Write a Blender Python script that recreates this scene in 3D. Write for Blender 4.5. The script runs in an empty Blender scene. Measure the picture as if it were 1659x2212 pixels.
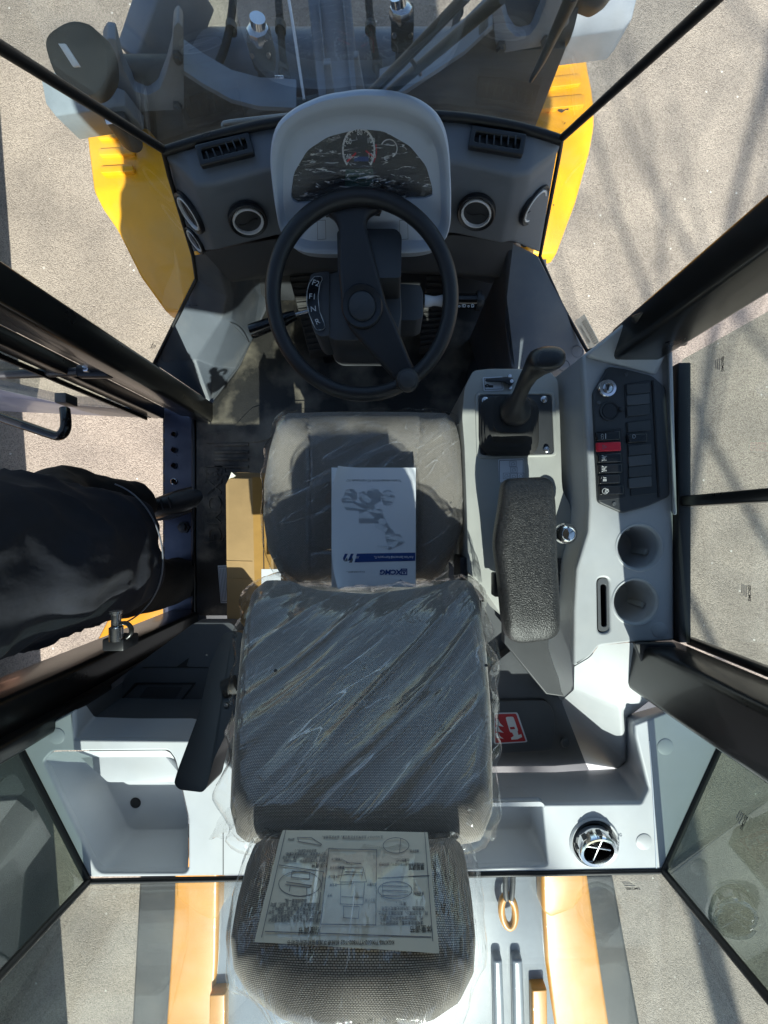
import bpy, bmesh, math, random
from mathutils import Vector, Matrix, noise
random.seed(7)
SC = bpy.context.scene
COL = SC.collection
R = math.radians

# ------------------------------------------------------------------ camera, sky, sun, exposure
CAM_H = 3.1                      # the camera hangs under the cab roof, 3.1 m above the ground
FPX, NX, NY = 830.6, 846.5, 1130.0   # focal length and nadir of the photograph at 1659 x 2212
cam = bpy.data.cameras.new('camera')
cam.sensor_fit = 'VERTICAL'; cam.sensor_height = 36.0
cam.lens = 36.0 * FPX / 2212.0
cam.shift_x = -(NX - 829.5) / 2212.0
cam.shift_y = (NY - 1106.0) / 2212.0
cam.clip_start = 0.02; cam.clip_end = 500
camo = bpy.data.objects.new('camera', cam); COL.objects.link(camo)
camo.location = (0, 0, CAM_H); camo.rotation_euler = (0, 0, 0)
SC.camera = camo

SUN_EL, SUN_AZ = 38.0, 175.0     # degrees above the horizon; clockwise from +Y (the front)
W = bpy.data.worlds.new('World'); SC.world = W; W.use_nodes = True
nt = W.node_tree
sky = nt.nodes.new('ShaderNodeTexSky'); sky.sky_type = 'NISHITA'; sky.sun_disc = False
sky.sun_elevation = R(SUN_EL); sky.sun_rotation = R(SUN_AZ)
nt.links.new(sky.outputs[0], nt.nodes['Background'].inputs[0])
nt.nodes['Background'].inputs[1].default_value = 0.105
sl = bpy.data.lights.new('sun', 'SUN'); sl.energy = 5.0; sl.angle = R(0.5); sl.color = (1.0, 0.955, 0.89)
so = bpy.data.objects.new('sun', sl); COL.objects.link(so)
sdir = Vector((math.sin(R(SUN_AZ)) * math.cos(R(SUN_EL)), math.cos(R(SUN_AZ)) * math.cos(R(SUN_EL)), math.sin(R(SUN_EL))))
so.rotation_euler = (-sdir).to_track_quat('-Z', 'Y').to_euler(); so.location = (3, -12, 12)
SC.view_settings.view_transform = 'Standard'; SC.view_settings.look = 'None'
SC.view_settings.gamma = 1.0; SC.view_settings.exposure = 1.28
SC.view_settings.use_curve_mapping = False
SC.render.engine = 'CYCLES'
SC.cycles.use_denoising = True
SC.cycles.max_bounces = 12; SC.cycles.diffuse_bounces = 6; SC.cycles.glossy_bounces = 5
SC.cycles.transparent_max_bounces = 24; SC.cycles.transmission_bounces = 6
SC.cycles.sample_clamp_indirect = 6.0
SC.cycles.caustics_reflective = False; SC.cycles.caustics_refractive = False

# ------------------------------------------------------------------ helpers
def P(x, y, d):                   # a point seen at pixel (x, y), d metres below the camera
    return Vector(((x - NX) * d / FPX, (NY - y) * d / FPX, CAM_H - d))
def Z(d): return CAM_H - d
def onplane(x, y, p0, n):         # where the sight line meets a plane
    r = Vector(((x - NX) / FPX, (NY - y) / FPX, -1.0)); o = Vector((0, 0, CAM_H))
    return o + r * ((p0 - o).dot(n) / r.dot(n))
def frame(o, xd, yd):
    x = Vector(xd).normalized(); z = x.cross(Vector(yd)).normalized(); y = z.cross(x)
    M = Matrix((x, y, z)).transposed().to_4x4(); M.translation = Vector(o); return M

MATS = {}
def mat(name, col, rough=0.5, metal=0.0, bump=None, var=None, coat=0.0, spec=0.5, dust=None):
    if name in MATS: return MATS[name]
    m = bpy.data.materials.new(name); m.use_nodes = True; t = m.node_tree; n = t.nodes; b = n['Principled BSDF']
    b.inputs['Base Color'].default_value = (*col, 1); b.inputs['Roughness'].default_value = rough
    b.inputs['Metallic'].default_value = metal; b.inputs['Coat Weight'].default_value = coat
    b.inputs['Specular IOR Level'].default_value = spec
    tc = n.new('ShaderNodeTexCoord')
    if var:
        nz = n.new('ShaderNodeTexNoise'); nz.inputs['Scale'].default_value = var[0]; nz.inputs['Detail'].default_value = 6
        nz.inputs['Roughness'].default_value = 0.65
        t.links.new(tc.outputs['Object'], nz.inputs['Vector'])
        rp = n.new('ShaderNodeValToRGB')
        a = var[1]
        rp.color_ramp.elements[0].position = 0.3; rp.color_ramp.elements[1].position = 0.7
        rp.color_ramp.elements[0].color = (*[c * (1 - a) for c in col], 1)
        rp.color_ramp.elements[1].color = (*[min(1, c * (1 + a)) for c in col], 1)
        t.links.new(nz.outputs['Fac'], rp.inputs['Fac'])
        last = rp.outputs[0]
        if dust:
            dz = n.new('ShaderNodeTexNoise'); dz.inputs['Scale'].default_value = dust[3]; dz.inputs['Detail'].default_value = 8
            t.links.new(tc.outputs['Object'], dz.inputs['Vector'])
            dr = n.new('ShaderNodeValToRGB'); dr.color_ramp.elements[0].position = 0.45; dr.color_ramp.elements[1].position = 0.75
            dr.color_ramp.elements[1].color = (dust[4],) * 3 + (1,)
            t.links.new(dz.outputs['Fac'], dr.inputs['Fac'])
            mx = n.new('ShaderNodeMixRGB'); mx.inputs[2].default_value = (*dust[:3], 1)
            t.links.new(dr.outputs[0], mx.inputs[0]); t.links.new(last, mx.inputs[1]); last = mx.outputs[0]
        t.links.new(last, b.inputs['Base Color'])
        rr = n.new('ShaderNodeMapRange'); rr.inputs['To Min'].default_value = max(0.02, rough - 0.1); rr.inputs['To Max'].default_value = min(1, rough + 0.1)
        t.links.new(nz.outputs['Fac'], rr.inputs['Value']); t.links.new(rr.outputs[0], b.inputs['Roughness'])
    if bump:
        bz = n.new('ShaderNodeTexNoise'); bz.inputs['Scale'].default_value = bump[0]; bz.inputs['Detail'].default_value = 3
        t.links.new(tc.outputs['Object'], bz.inputs['Vector'])
        bp = n.new('ShaderNodeBump'); bp.inputs['Strength'].default_value = bump[1]; bp.inputs['Distance'].default_value = bump[2] if len(bump) > 2 else 0.001
        t.links.new(bz.outputs['Fac'], bp.inputs['Height']); t.links.new(bp.outputs[0], b.inputs['Normal'])
    MATS[name] = m; return m

def fresnel(t, ior):
    n = t.nodes; fr = n.new('ShaderNodeFresnel'); g = n.new('ShaderNodeNewGeometry'); mr = n.new('ShaderNodeMapRange')
    mr.inputs['To Min'].default_value = ior; mr.inputs['To Max'].default_value = 1.0 / ior   # same sheet seen from either side
    t.links.new(g.outputs['Backfacing'], mr.inputs['Value']); t.links.new(mr.outputs[0], fr.inputs[0])
    return fr
def glass_mat(name, tint, gloss=1.0, dirt_haze=0.0, ior=1.5):
    m = bpy.data.materials.new(name); m.use_nodes = True; t = m.node_tree; n = t.nodes
    n.remove(n['Principled BSDF']); out = n['Material Output']
    tr = n.new('ShaderNodeBsdfTransparent'); tr.inputs[0].default_value = (*tint, 1)
    gl = n.new('ShaderNodeBsdfGlossy'); gl.inputs['Roughness'].default_value = 0.015; gl.inputs[0].default_value = (gloss,) * 3 + (1,)
    fr = fresnel(t, ior)
    mx = n.new('ShaderNodeMixShader')
    t.links.new(fr.outputs[0], mx.inputs[0]); t.links.new(tr.outputs[0], mx.inputs[1]); t.links.new(gl.outputs[0], mx.inputs[2])
    last = mx.outputs[0]
    if dirt_haze:  # pale mix: dirt together with painted light haze on the pane
        df = n.new('ShaderNodeBsdfDiffuse'); df.inputs[0].default_value = (0.62, 0.60, 0.56, 1)
        tc = n.new('ShaderNodeTexCoord'); nz = n.new('ShaderNodeTexNoise'); nz.inputs['Scale'].default_value = 9; nz.inputs['Detail'].default_value = 9
        nz.inputs['Roughness'].default_value = 0.7
        t.links.new(tc.outputs['Object'], nz.inputs['Vector'])
        mr = n.new('ShaderNodeMapRange'); mr.inputs['From Min'].default_value = 0.35; mr.inputs['From Max'].default_value = 0.75
        mr.inputs['To Max'].default_value = dirt_haze
        t.links.new(nz.outputs['Fac'], mr.inputs['Value'])
        m2 = n.new('ShaderNodeMixShader'); t.links.new(mr.outputs[0], m2.inputs[0]); t.links.new(last, m2.inputs[1]); t.links.new(df.outputs[0], m2.inputs[2])
        last = m2.outputs[0]
    t.links.new(last, out.inputs['Surface']); MATS[name] = m; return m

def film_mat(name, scale=(30, 30, 30), strength=0.6, haze=0.06, ior=1.55, rot=(0, 0, 0), tint=0.97, fine=0.35, rough=0.05, crease=None, uv=False):
    m = bpy.data.materials.new(name); m.use_nodes = True; t = m.node_tree; n = t.nodes
    n.remove(n['Principled BSDF']); out = n['Material Output']
    tc = n.new('ShaderNodeTexCoord'); mp = n.new('ShaderNodeMapping'); mp.vector_type = 'TEXTURE'; mp.inputs['Scale'].default_value = [1 / q for q in scale]; mp.inputs['Rotation'].default_value = rot
    crd = tc.outputs['UV' if uv else 'Object']; t.links.new(crd, mp.inputs[0])
    nz = n.new('ShaderNodeTexNoise'); nz.inputs['Scale'].default_value = 1.0; nz.inputs['Detail'].default_value = 5; nz.inputs['Distortion'].default_value = 1.2
    nz.noise_type = 'RIDGED_MULTIFRACTAL' if hasattr(nz, 'noise_type') else 'FBM'
    t.links.new(mp.outputs[0], nz.inputs['Vector'])
    n2 = n.new('ShaderNodeTexNoise'); n2.inputs['Scale'].default_value = 3.3; n2.inputs['Detail'].default_value = 4; n2.inputs['Distortion'].default_value = 2.0
    n2.noise_type = 'RIDGED_MULTIFRACTAL'; t.links.new(mp.outputs[0], n2.inputs['Vector'])
    mm = n.new('ShaderNodeMath'); mm.operation = 'MULTIPLY_ADD'; mm.inputs[1].default_value = fine; t.links.new(n2.outputs['Fac'], mm.inputs[0]); t.links.new(nz.outputs['Fac'], mm.inputs[2])
    bp = n.new('ShaderNodeBump'); bp.inputs['Strength'].default_value = strength; bp.inputs['Distance'].default_value = 0.004
    t.links.new(mm.outputs[0], bp.inputs['Height'])
    tr = n.new('ShaderNodeBsdfTransparent'); tr.inputs[0].default_value = (tint, tint, tint, 1)
    gl = n.new('ShaderNodeBsdfGlossy'); gl.inputs['Roughness'].default_value = rough
    t.links.new(bp.outputs[0], gl.inputs['Normal'])
    fr = fresnel(t, ior); t.links.new(bp.outputs[0], fr.inputs['Normal'])
    mx = n.new('ShaderNodeMixShader'); t.links.new(fr.outputs[0], mx.inputs[0]); t.links.new(tr.outputs[0], mx.inputs[1]); t.links.new(gl.outputs[0], mx.inputs[2])
    df = n.new('ShaderNodeBsdfTranslucent'); df.inputs[0].default_value = (.9, .9, .9, 1)
    d2 = n.new('ShaderNodeBsdfDiffuse'); d2.inputs[0].default_value = (.9, .9, .9, 1)
    t.links.new(bp.outputs[0], d2.inputs['Normal'])
    md = n.new('ShaderNodeMixShader'); md.inputs[0].default_value = 0.5; t.links.new(df.outputs[0], md.inputs[1]); t.links.new(d2.outputs[0], md.inputs[2])
    m2 = n.new('ShaderNodeMixShader')
    cr = n.new('ShaderNodeMapRange'); cr.inputs['From Min'].default_value = 0.2; cr.inputs['From Max'].default_value = 1.6
    cr.inputs['To Min'].default_value = haze * .3; cr.inputs['To Max'].default_value = haze * 2.2
    t.links.new(nz.outputs['Fac'], cr.inputs['Value']); t.links.new(cr.outputs[0], m2.inputs[0])
    t.links.new(mx.outputs[0], m2.inputs[1]); t.links.new(md.outputs[0], m2.inputs[2])
    last = m2.outputs[0]
    if crease:  # pale lines mixed in along the creases to paint the film's glints
        m3p = n.new('ShaderNodeMapping'); m3p.vector_type = 'TEXTURE'; m3p.inputs['Scale'].default_value = [1 / q for q in crease[0]]; m3p.inputs['Rotation'].default_value = rot; t.links.new(crd, m3p.inputs[0])
        n3 = n.new('ShaderNodeTexNoise'); n3.inputs['Scale'].default_value = 1; n3.inputs['Detail'].default_value = crease[3]; n3.inputs['Distortion'].default_value = .8; t.links.new(m3p.outputs[0], n3.inputs['Vector'])
        sb = n.new('ShaderNodeMath'); sb.operation = 'SUBTRACT'; sb.inputs[1].default_value = .5; t.links.new(n3.outputs['Fac'], sb.inputs[0])
        ab = n.new('ShaderNodeMath'); ab.operation = 'ABSOLUTE'; t.links.new(sb.outputs[0], ab.inputs[0])
        k = n.new('ShaderNodeMapRange'); k.inputs['From Min'].default_value = 0; k.inputs['From Max'].default_value = crease[1]; k.inputs['To Min'].default_value = 1; k.inputs['To Max'].default_value = 0
        t.links.new(ab.outputs[0], k.inputs['Value'])
        n4 = n.new('ShaderNodeTexNoise'); n4.inputs['Scale'].default_value = 2.0; n4.inputs['Detail'].default_value = 2; t.links.new(m3p.outputs[0], n4.inputs['Vector'])
        k2 = n.new('ShaderNodeMapRange'); k2.inputs['From Min'].default_value = .42; k2.inputs['From Max'].default_value = .62; k2.inputs['To Max'].default_value = crease[2]; t.links.new(n4.outputs['Fac'], k2.inputs['Value'])
        ml_ = n.new('ShaderNodeMath'); ml_.operation = 'MULTIPLY'; t.links.new(k.outputs[0], ml_.inputs[0]); t.links.new(k2.outputs[0], ml_.inputs[1])
        cg = n.new('ShaderNodeBsdfGlossy'); cg.inputs['Roughness'].default_value = .35; cd = n.new('ShaderNodeBsdfDiffuse'); cd.inputs[0].default_value = (.9, .9, .9, 1)
        cm = n.new('ShaderNodeMixShader'); cm.inputs[0].default_value = .5; t.links.new(cg.outputs[0], cm.inputs[1]); t.links.new(cd.outputs[0], cm.inputs[2])
        mf = n.new('ShaderNodeMixShader'); t.links.new(ml_.outputs[0], mf.inputs[0]); t.links.new(last, mf.inputs[1]); t.links.new(cm.outputs[0], mf.inputs[2]); last = mf.outputs[0]
    t.links.new(last, out.inputs['Surface']); MATS[name] = m; return m

def weave_mat(name, c1, c2, scale=110.0):
    m = bpy.data.materials.new(name); m.use_nodes = True; t = m.node_tree; n = t.nodes; b = n['Principled BSDF']
    tc = n.new('ShaderNodeTexCoord'); mp = n.new('ShaderNodeMapping'); mp.inputs['Rotation'].default_value = (0, 0, 0)
    t.links.new(tc.outputs['UV'], mp.inputs[0])
    br = n.new('ShaderNodeTexBrick'); br.inputs['Scale'].default_value = scale; br.offset = 0.5
    br.inputs['Color1'].default_value = (*c1, 1); br.inputs['Color2'].default_value = (*[x * .82 for x in c1], 1); br.inputs['Mortar'].default_value = (*c2, 1)
    br.inputs['Mortar Size'].default_value = 0.075; br.inputs['Brick Width'].default_value = 0.55; br.inputs['Row Height'].default_value = 0.3; br.inputs['Mortar Smooth'].default_value = 0.6
    t.links.new(mp.outputs[0], br.inputs['Vector'])
    nz = n.new('ShaderNodeTexNoise'); nz.inputs['Scale'].default_value = 700; t.links.new(tc.outputs['Object'], nz.inputs['Vector'])
    mx = n.new('ShaderNodeMixRGB'); mx.blend_type = 'OVERLAY'; mx.inputs[0].default_value = 0.2
    t.links.new(br.outputs['Color'], mx.inputs[1]); t.links.new(nz.outputs['Fac'], mx.inputs[2])
    t.links.new(mx.outputs[0], b.inputs['Base Color']); b.inputs['Roughness'].default_value = 0.9
    b.inputs['Sheen Weight'].default_value = 0.3
    bp = n.new('ShaderNodeBump'); bp.inputs['Strength'].default_value = 0.6; bp.inputs['Distance'].default_value = 0.0015; bp.invert = True
    t.links.new(br.outputs['Fac'], bp.inputs['Height']); t.links.new(bp.outputs[0], b.inputs['Normal'])
    MATS[name] = m; return m

def tag(o, label=None, cat=None, group=None, kind=None):
    if label: o['label'] = label
    if cat: o['category'] = cat
    if group: o['group'] = group
    if kind: o['kind'] = kind
    return o
def thing(name, label, cat, loc=(0, 0, 0), group=None):
    o = bpy.data.objects.new(name, None); o.empty_display_size = 0.05; COL.objects.link(o); o.location = Vector(loc)
    return tag(o, label, cat, group)
def link(name, me, m, parent=None, smooth=38):
    if m is not None:
        me.materials.clear(); me.materials.append(m if not isinstance(m, str) else MATS[m])
    for p in me.polygons: p.use_smooth = True
    me.set_sharp_from_angle(angle=R(smooth))
    o = bpy.data.objects.new(name, me); COL.objects.link(o)
    if parent is not None:
        o.parent = parent
        # every mesh is written in world coordinates; undo the thing's own base point
        root = parent
        while root.parent is not None: root = root.parent
        if parent is root: o.matrix_parent_inverse = Matrix.Translation(-root.location)
    return o
def mk(name, verts, faces, m, parent=None, bevel=0, seg=3, smooth=38, recalc=True):
    bm = bmesh.new(); vs = [bm.verts.new(v) for v in verts]
    for f in faces:
        try: bm.faces.new([vs[i] for i in f])
        except ValueError: pass
    if recalc: bmesh.ops.recalc_face_normals(bm, faces=bm.faces[:])
    if bevel:
        es = [e for e in bm.edges if len(e.link_faces) == 2 and e.calc_face_angle(0) > R(8)]
        bmesh.ops.bevel(bm, geom=es, offset=bevel, segments=seg, profile=0.5, affect='EDGES', clamp_overlap=True)
    me = bpy.data.meshes.new(name); bm.to_mesh(me); bm.free()
    return link(name, me, m, parent, smooth)
def prism(name, top, bot, m, parent=None, bevel=0, seg=3, smooth=38):
    n = len(top)
    v = list(top) + list(bot)
    f = [list(range(n)), list(range(2 * n - 1, n - 1, -1))] + [[i, (i + 1) % n, n + (i + 1) % n, n + i] for i in range(n)]
    return mk(name, v, f, m, parent, bevel, seg, smooth)
def pxprism(name, pts, d0, d1, m, parent=None, bevel=0, seg=3, grow=0):
    """outline in photo pixels seen at depth d0 (or per point), extruded straight down to depth d1"""
    top = [P(p[0], p[1], p[2] if len(p) > 2 else d0) for p in pts]
    bot = [Vector((t.x, t.y, Z(d1))) for t in top]
    return prism(name, top, bot, m, parent, bevel, seg)
def box(name, c, s, m, parent=None, bevel=0, M=None, seg=2):
    c = Vector(c); h = Vector(s) / 2
    v = [Vector((x, y, z)) for z in (-1, 1) for x, y in ((-1, -1), (1, -1), (1, 1), (-1, 1))]
    v = [Vector((p.x * h.x, p.y * h.y, p.z * h.z)) for p in v]
    v = [(M @ (p + c)) if M else p + c for p in v]
    return mk(name, v, [(3, 2, 1, 0), (4, 5, 6, 7), (0, 1, 5, 4), (1, 2, 6, 5), (2, 3, 7, 6), (3, 0, 4, 7)], m, parent, bevel, seg)
def rc(pts, r, n=5):              # round the corners of a flat outline
    out = []; k = len(pts)
    for i in range(k):
        p = Vector(pts[i][:2]); a = Vector(pts[i - 1][:2]); b = Vector(pts[(i + 1) % k][:2])
        va = (a - p); vb = (b - p); rr = min(r, va.length * .48, vb.length * .48)
        p0 = p + va.normalized() * rr; p1 = p + vb.normalized() * rr
        for j in range(n + 1):
            t = j / n; out.append(tuple((p0 * (1 - t) ** 2 + p * 2 * t * (1 - t) + p1 * t * t)))
    return out
def plate(name, loops, m, parent=None, M=None, thick=0.004, bevel=0.0, res=2):
    """flat plate with holes: loops in metres in the plane of M (first the outline); its top face lies in that plane"""
    cu = bpy.data.curves.new('tmp', 'CURVE'); cu.dimensions = '2D'; cu.fill_mode = 'BOTH'
    for lp in loops:
        s = cu.splines.new('POLY'); s.points.add(len(lp) - 1); s.use_cyclic_u = True
        for q, p in zip(s.points, lp): q.co = (p[0], p[1], 0, 1)
    b = min(bevel, thick * .49)
    cu.extrude = max(thick / 2 - b, 0.00005); cu.bevel_depth = b; cu.bevel_resolution = res; cu.offset = -b
    o = bpy.data.objects.new('tmp', cu); me = bpy.data.meshes.new_from_object(o)
    bpy.data.objects.remove(o); bpy.data.curves.remove(cu)
    me.name = name
    T = Matrix.Translation((0, 0, -thick / 2)); me.transform((M @ T) if M else T)
    return link(name, me, m, parent, 35)
def pxplate(name, loops, d, m, parent=None, thick=0.004, bevel=0.0):
    lp = [[(P(p[0], p[1], d).x, P(p[0], p[1], d).y) for p in l] for l in loops]
    return plate(name, lp, m, parent, Matrix.Translation((0, 0, Z(d))), thick, bevel)
def circ(cx, cy, r, n=32, ry=None, a0=0):
    ry = r if ry is None else ry
    return [(cx + r * math.cos(a0 + 2 * math.pi * i / n), cy + ry * math.sin(a0 + 2 * math.pi * i / n)) for i in range(n)]
def tube(name, pts, r, m, parent=None, res=6, cyc=False, smooth_path=True, caps=True):
    cu = bpy.data.curves.new('tmp', 'CURVE'); cu.dimensions = '3D'; cu.bevel_depth = 1.0; cu.bevel_resolution = res; cu.use_fill_caps = caps
    rs = r if isinstance(r, (list, tuple)) else [r] * len(pts)
    if smooth_path and len(pts) > 2:
        s = cu.splines.new('NURBS'); s.points.add(len(pts) - 1); s.order_u = 3; s.use_endpoint_u = True; s.resolution_u = 8
    else:
        s = cu.splines.new('POLY'); s.points.add(len(pts) - 1)
    s.use_cyclic_u = cyc
    for q, p, rr in zip(s.points, pts, rs): q.co = (*p, 1); q.radius = rr
    o = bpy.data.objects.new('tmp', cu); me = bpy.data.meshes.new_from_object(o)
    bpy.data.objects.remove(o); bpy.data.curves.remove(cu); me.name = name
    return link(name, me, m, parent, 50)
def lathe(name, prof, m, parent=None, M=None, n=40, smooth=38, close=True):
    """profile [(radius, height)] turned round the z axis of M"""
    v = []; f = []
    for r, h in prof:
        for i in range(n):
            a = 2 * math.pi * i / n; p = Vector((r * math.cos(a), r * math.sin(a), h)); v.append(M @ p if M else p)
    for k in range(len(prof) - 1):
        for i in range(n): f.append([k * n + i, k * n + (i + 1) % n, (k + 1) * n + (i + 1) % n, (k + 1) * n + i])
    if close: f.append(list(range(n - 1, -1, -1))); f.append([(len(prof) - 1) * n + i for i in range(n)])
    return mk(name, v, f, m, parent, smooth=smooth)
def loft(name, rings, m, parent=None, cap0=True, cap1=True, cyc=True, smooth=38):
    n = len(rings[0]); v = [p for r in rings for p in r]; f = []
    for k in range(len(rings) - 1):
        for i in range(n if cyc else n - 1):
            j = (i + 1) % n; f.append([k * n + i, k * n + j, (k + 1) * n + j, (k + 1) * n + i])
    if cap0: f.append(list(range(n))[::-1])
    if cap1: f.append([(len(rings) - 1) * n + i for i in range(n)])
    return mk(name, v, f, m, parent, smooth=smooth)
def resample(poly, n):
    pts = [Vector(p[:2]) for p in poly]; L = [0]
    for i in range(len(pts)): L.append(L[-1] + (pts[(i + 1) % len(pts)] - pts[i]).length)
    out = []
    for k in range(n):
        s = L[-1] * k / n; i = 0
        while L[i + 1] < s: i += 1
        t = (s - L[i]) / max(1e-9, L[i + 1] - L[i]); out.append(pts[i].lerp(pts[(i + 1) % len(pts)], t))
    return out
def polar(poly, c, n):            # outline resampled by angle around c
    pts = [Vector(p[:2]) - Vector(c) for p in poly]; out = []
    for k in range(n):
        a = 2 * math.pi * k / n; d = Vector((math.cos(a), math.sin(a))); best = None
        for i in range(len(pts)):
            p, q = pts[i], pts[(i + 1) % len(pts)]; e = q - p; den = d.x * e.y - d.y * e.x
            if abs(den) < 1e-12: continue
            t = (p.x * e.y - p.y * e.x) / den; u = (p.x * d.y - p.y * d.x) / den
            if t > 0 and -1e-6 <= u <= 1 + 1e-6: best = t if best is None else max(best, t)
        out.append(Vector(c) + d * (best or 0))
    return out
def dome(name, outline, M, m, parent=None, thick=0.08, edge=0.03, crown=0.01, zf=None, n=112, rings=22, back=True, disp=None):
    """cushion: outline in metres in the plane of M, rounded edge of radius `edge`, crowned top"""
    c = sum((Vector(p[:2]) for p in outline), Vector((0, 0))) / len(outline)
    pl = resample(outline, n); R0 = min((p - c).length for p in pl)
    prof = []
    if back: prof += [(1 - .6 * edge / R0, -thick), (1 - .15 * edge / R0, -thick + edge * .35), (1.0, -thick + edge)]
    for k in range(7):
        a = k / 6 * math.pi / 2; prof.append((1 - edge / R0 * (1 - math.cos(a)), -edge + edge * math.sin(a)))
    s0 = prof[-1][0]
    for k in range(1, rings): prof.append((s0 * (1 - k / rings), 0))
    v = []; uv = []
    for (s, h) in prof:
        for p in pl:
            q = c + (p - c) * s; z = h + (crown * (1 - s * s) if h > -edge * .99 else 0)
            w = 1.0 if h >= -1e-9 else max(0, 1 + h / edge)
            if zf and h > -thick + edge * .9: z += zf(q.x, q.y) * w
            pp = Vector((q.x, q.y, z))
            if disp: pp += disp(q.x, q.y, z, s)
            v.append(M @ pp); uu = c + (p - c) * (s - min(0, h) / R0) if h < 0 else q; uv.append((uu.x + 1, uu.y + 1))
    z = crown + (zf(c.x, c.y) if zf else 0); v.append(M @ Vector((c.x, c.y, z))); uv.append((c.x + 1, c.y + 1))
    f = []
    for k in range(len(prof) - 1):
        for i in range(n): j = (i + 1) % n; f.append([k * n + i, k * n + j, (k + 1) * n + j, (k + 1) * n + i])
    l = (len(prof) - 1) * n
    for i in range(n): f.append([l + i, l + (i + 1) % n, len(v) - 1])
    if back: f.append(list(range(n))[::-1])
    me = bpy.data.meshes.new(name); me.from_pydata([tuple(p) for p in v], [], f); me.update()
    ul = me.uv_layers.new(name='UVMap')
    for lp in me.loops: ul.data[lp.index].uv = uv[lp.vertex_index]
    return link(name, me, m, parent, 60)
FONT = None
def text(name, body, size, M, m, parent=None, align='CENTER', bold=0.0, thick=0.0003, shear=0.0, space=1.0, xs=1.0):
    cu = bpy.data.curves.new('tmp', 'FONT'); cu.body = body; cu.size = size; cu.align_x = align; cu.align_y = 'CENTER'
    cu.extrude = thick / 2; cu.offset = bold; cu.shear = shear; cu.space_character = space; cu.resolution_u = 3
    o = bpy.data.objects.new('tmp', cu); me = bpy.data.meshes.new_from_object(o)
    bpy.data.objects.remove(o); bpy.data.curves.remove(cu); me.name = name
    me.transform(M @ Matrix.Translation((0, 0, thick)) @ Matrix.Diagonal((xs, 1, 1, 1)))
    return link(name, me, m, parent, 30)
def strokes(name, lines, w, M, m, parent=None, h=0.0003):
    """thin printed lines, polylines in metres in the plane of M, joined into one print"""
    v = []; f = []
    for ln in lines:
        for a, b in zip(ln[:-1], ln[1:]):
            a = Vector(a[:2]); b = Vector(b[:2]); d = (b - a)
            if d.length < 1e-7: continue
            d.normalize(); n = Vector((-d.y, d.x)) * w / 2; e = d * w / 2; k = len(v)
            for p in (a - e - n, b + e - n, b + e + n, a - e + n): v.append(M @ Vector((p.x, p.y, h)))
            f.append([k, k + 1, k + 2, k + 3])
    me = bpy.data.meshes.new(name); me.from_pydata([tuple(p) for p in v], [], f); me.update()
    return link(name, me, m, parent)
def copy_tree(o, T, parent=None):
    c = o.copy(); COL.objects.link(c)
    if parent is None: c.matrix_world = T @ o.matrix_world; c.location = T @ o.location
    else: c.parent = parent; c.matrix_parent_inverse = o.matrix_parent_inverse.copy()
    for ch in o.children: copy_tree(ch, T, c)
    return c

# ------------------------------------------------------------------ materials
mat('dash_grey', (0.155, 0.175, 0.205), 0.55, bump=(900, 0.25, .0006), var=(14, .05))
mat('panel_grey', (0.085, 0.10, 0.122), 0.5, bump=(900, 0.25, .0006), var=(10, .06), dust=(.42, .38, .31, 6, .22))
mat('cowl_grey', (0.47, 0.52, 0.60), 0.5, bump=(900, 0.2, .0005), var=(14, .04))
mat('light_plastic', (0.39, 0.405, 0.42), 0.48, bump=(1000, 0.25, .0005), var=(9, .05), dust=(.52, .50, .46, 11, .18))
mat('console_grey', (0.36, 0.365, 0.345), 0.5, bump=(1000, 0.25, .0005), var=(12, .04))
mat('white_plastic', (0.50, 0.52, 0.55), 0.45, bump=(1000, 0.2, .0004), var=(7, .05), dust=(.50, .48, .43, 9, .22))
mat('dark_plastic', (0.040, 0.043, 0.048), 0.5, bump=(900, 0.3, .0006), var=(12, .1))
mat('charcoal', (0.075, 0.080, 0.088), 0.55, bump=(900, 0.3, .0006), var=(10, .08))
mat('black_plastic', (0.014, 0.015, 0.018), 0.42, bump=(1200, 0.3, .0005), var=(20, .15))
mat('black_gloss', (0.008, 0.008, 0.009), 0.18, var=(16, .1))
mat('black_rubber', (0.020, 0.020, 0.020), 0.7, bump=(500, 0.3, .001), var=(30, .2))
mat('wheel_rubber', (0.015, 0.015, 0.017), 0.46, bump=(1400, 0.35, .0006), var=(30, .1))
mat('foam', (0.022, 0.022, 0.023), 0.36, bump=(420, .7, .002), var=(200, .6))
mat('mat_rubber', (0.022, 0.021, 0.019), 0.5, bump=(160, 0.35, .002), var=(9, .3), dust=(.34, .30, .23, 7, .85))
mat('pillar_black', (0.010, 0.010, 0.010), 0.3, bump=(700, .15, .0004), var=(8, .2), coat=.2)
mat('seal', (0.006, 0.006, 0.007), 0.5)
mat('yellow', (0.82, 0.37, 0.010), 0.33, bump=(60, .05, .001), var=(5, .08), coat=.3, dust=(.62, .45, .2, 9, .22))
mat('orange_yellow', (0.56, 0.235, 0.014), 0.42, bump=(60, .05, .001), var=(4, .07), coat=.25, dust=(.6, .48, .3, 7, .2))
mat('frame_grey', (0.15, 0.172, 0.205), 0.5, bump=(80, .15, .001), var=(6, .15), dust=(.24, .22, .18, 4, .35))
mat('frame_dark', (0.034, 0.035, 0.035), 0.6, bump=(80, .15, .001), var=(6, .2), dust=(.16, .14, .11, 5, .35))
mat('steel', (0.60, 0.61, 0.63), 0.25, 1.0, var=(40, .12))
mat('chrome', (0.75, 0.76, 0.78), 0.12, 1.0)
mat('sill_blue', (0.045, 0.050, 0.078), 0.3, .3, bump=(200, .1, .0005), var=(10, .15), dust=(.2, .2, .22, 12, .25), coat=.2)
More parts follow.
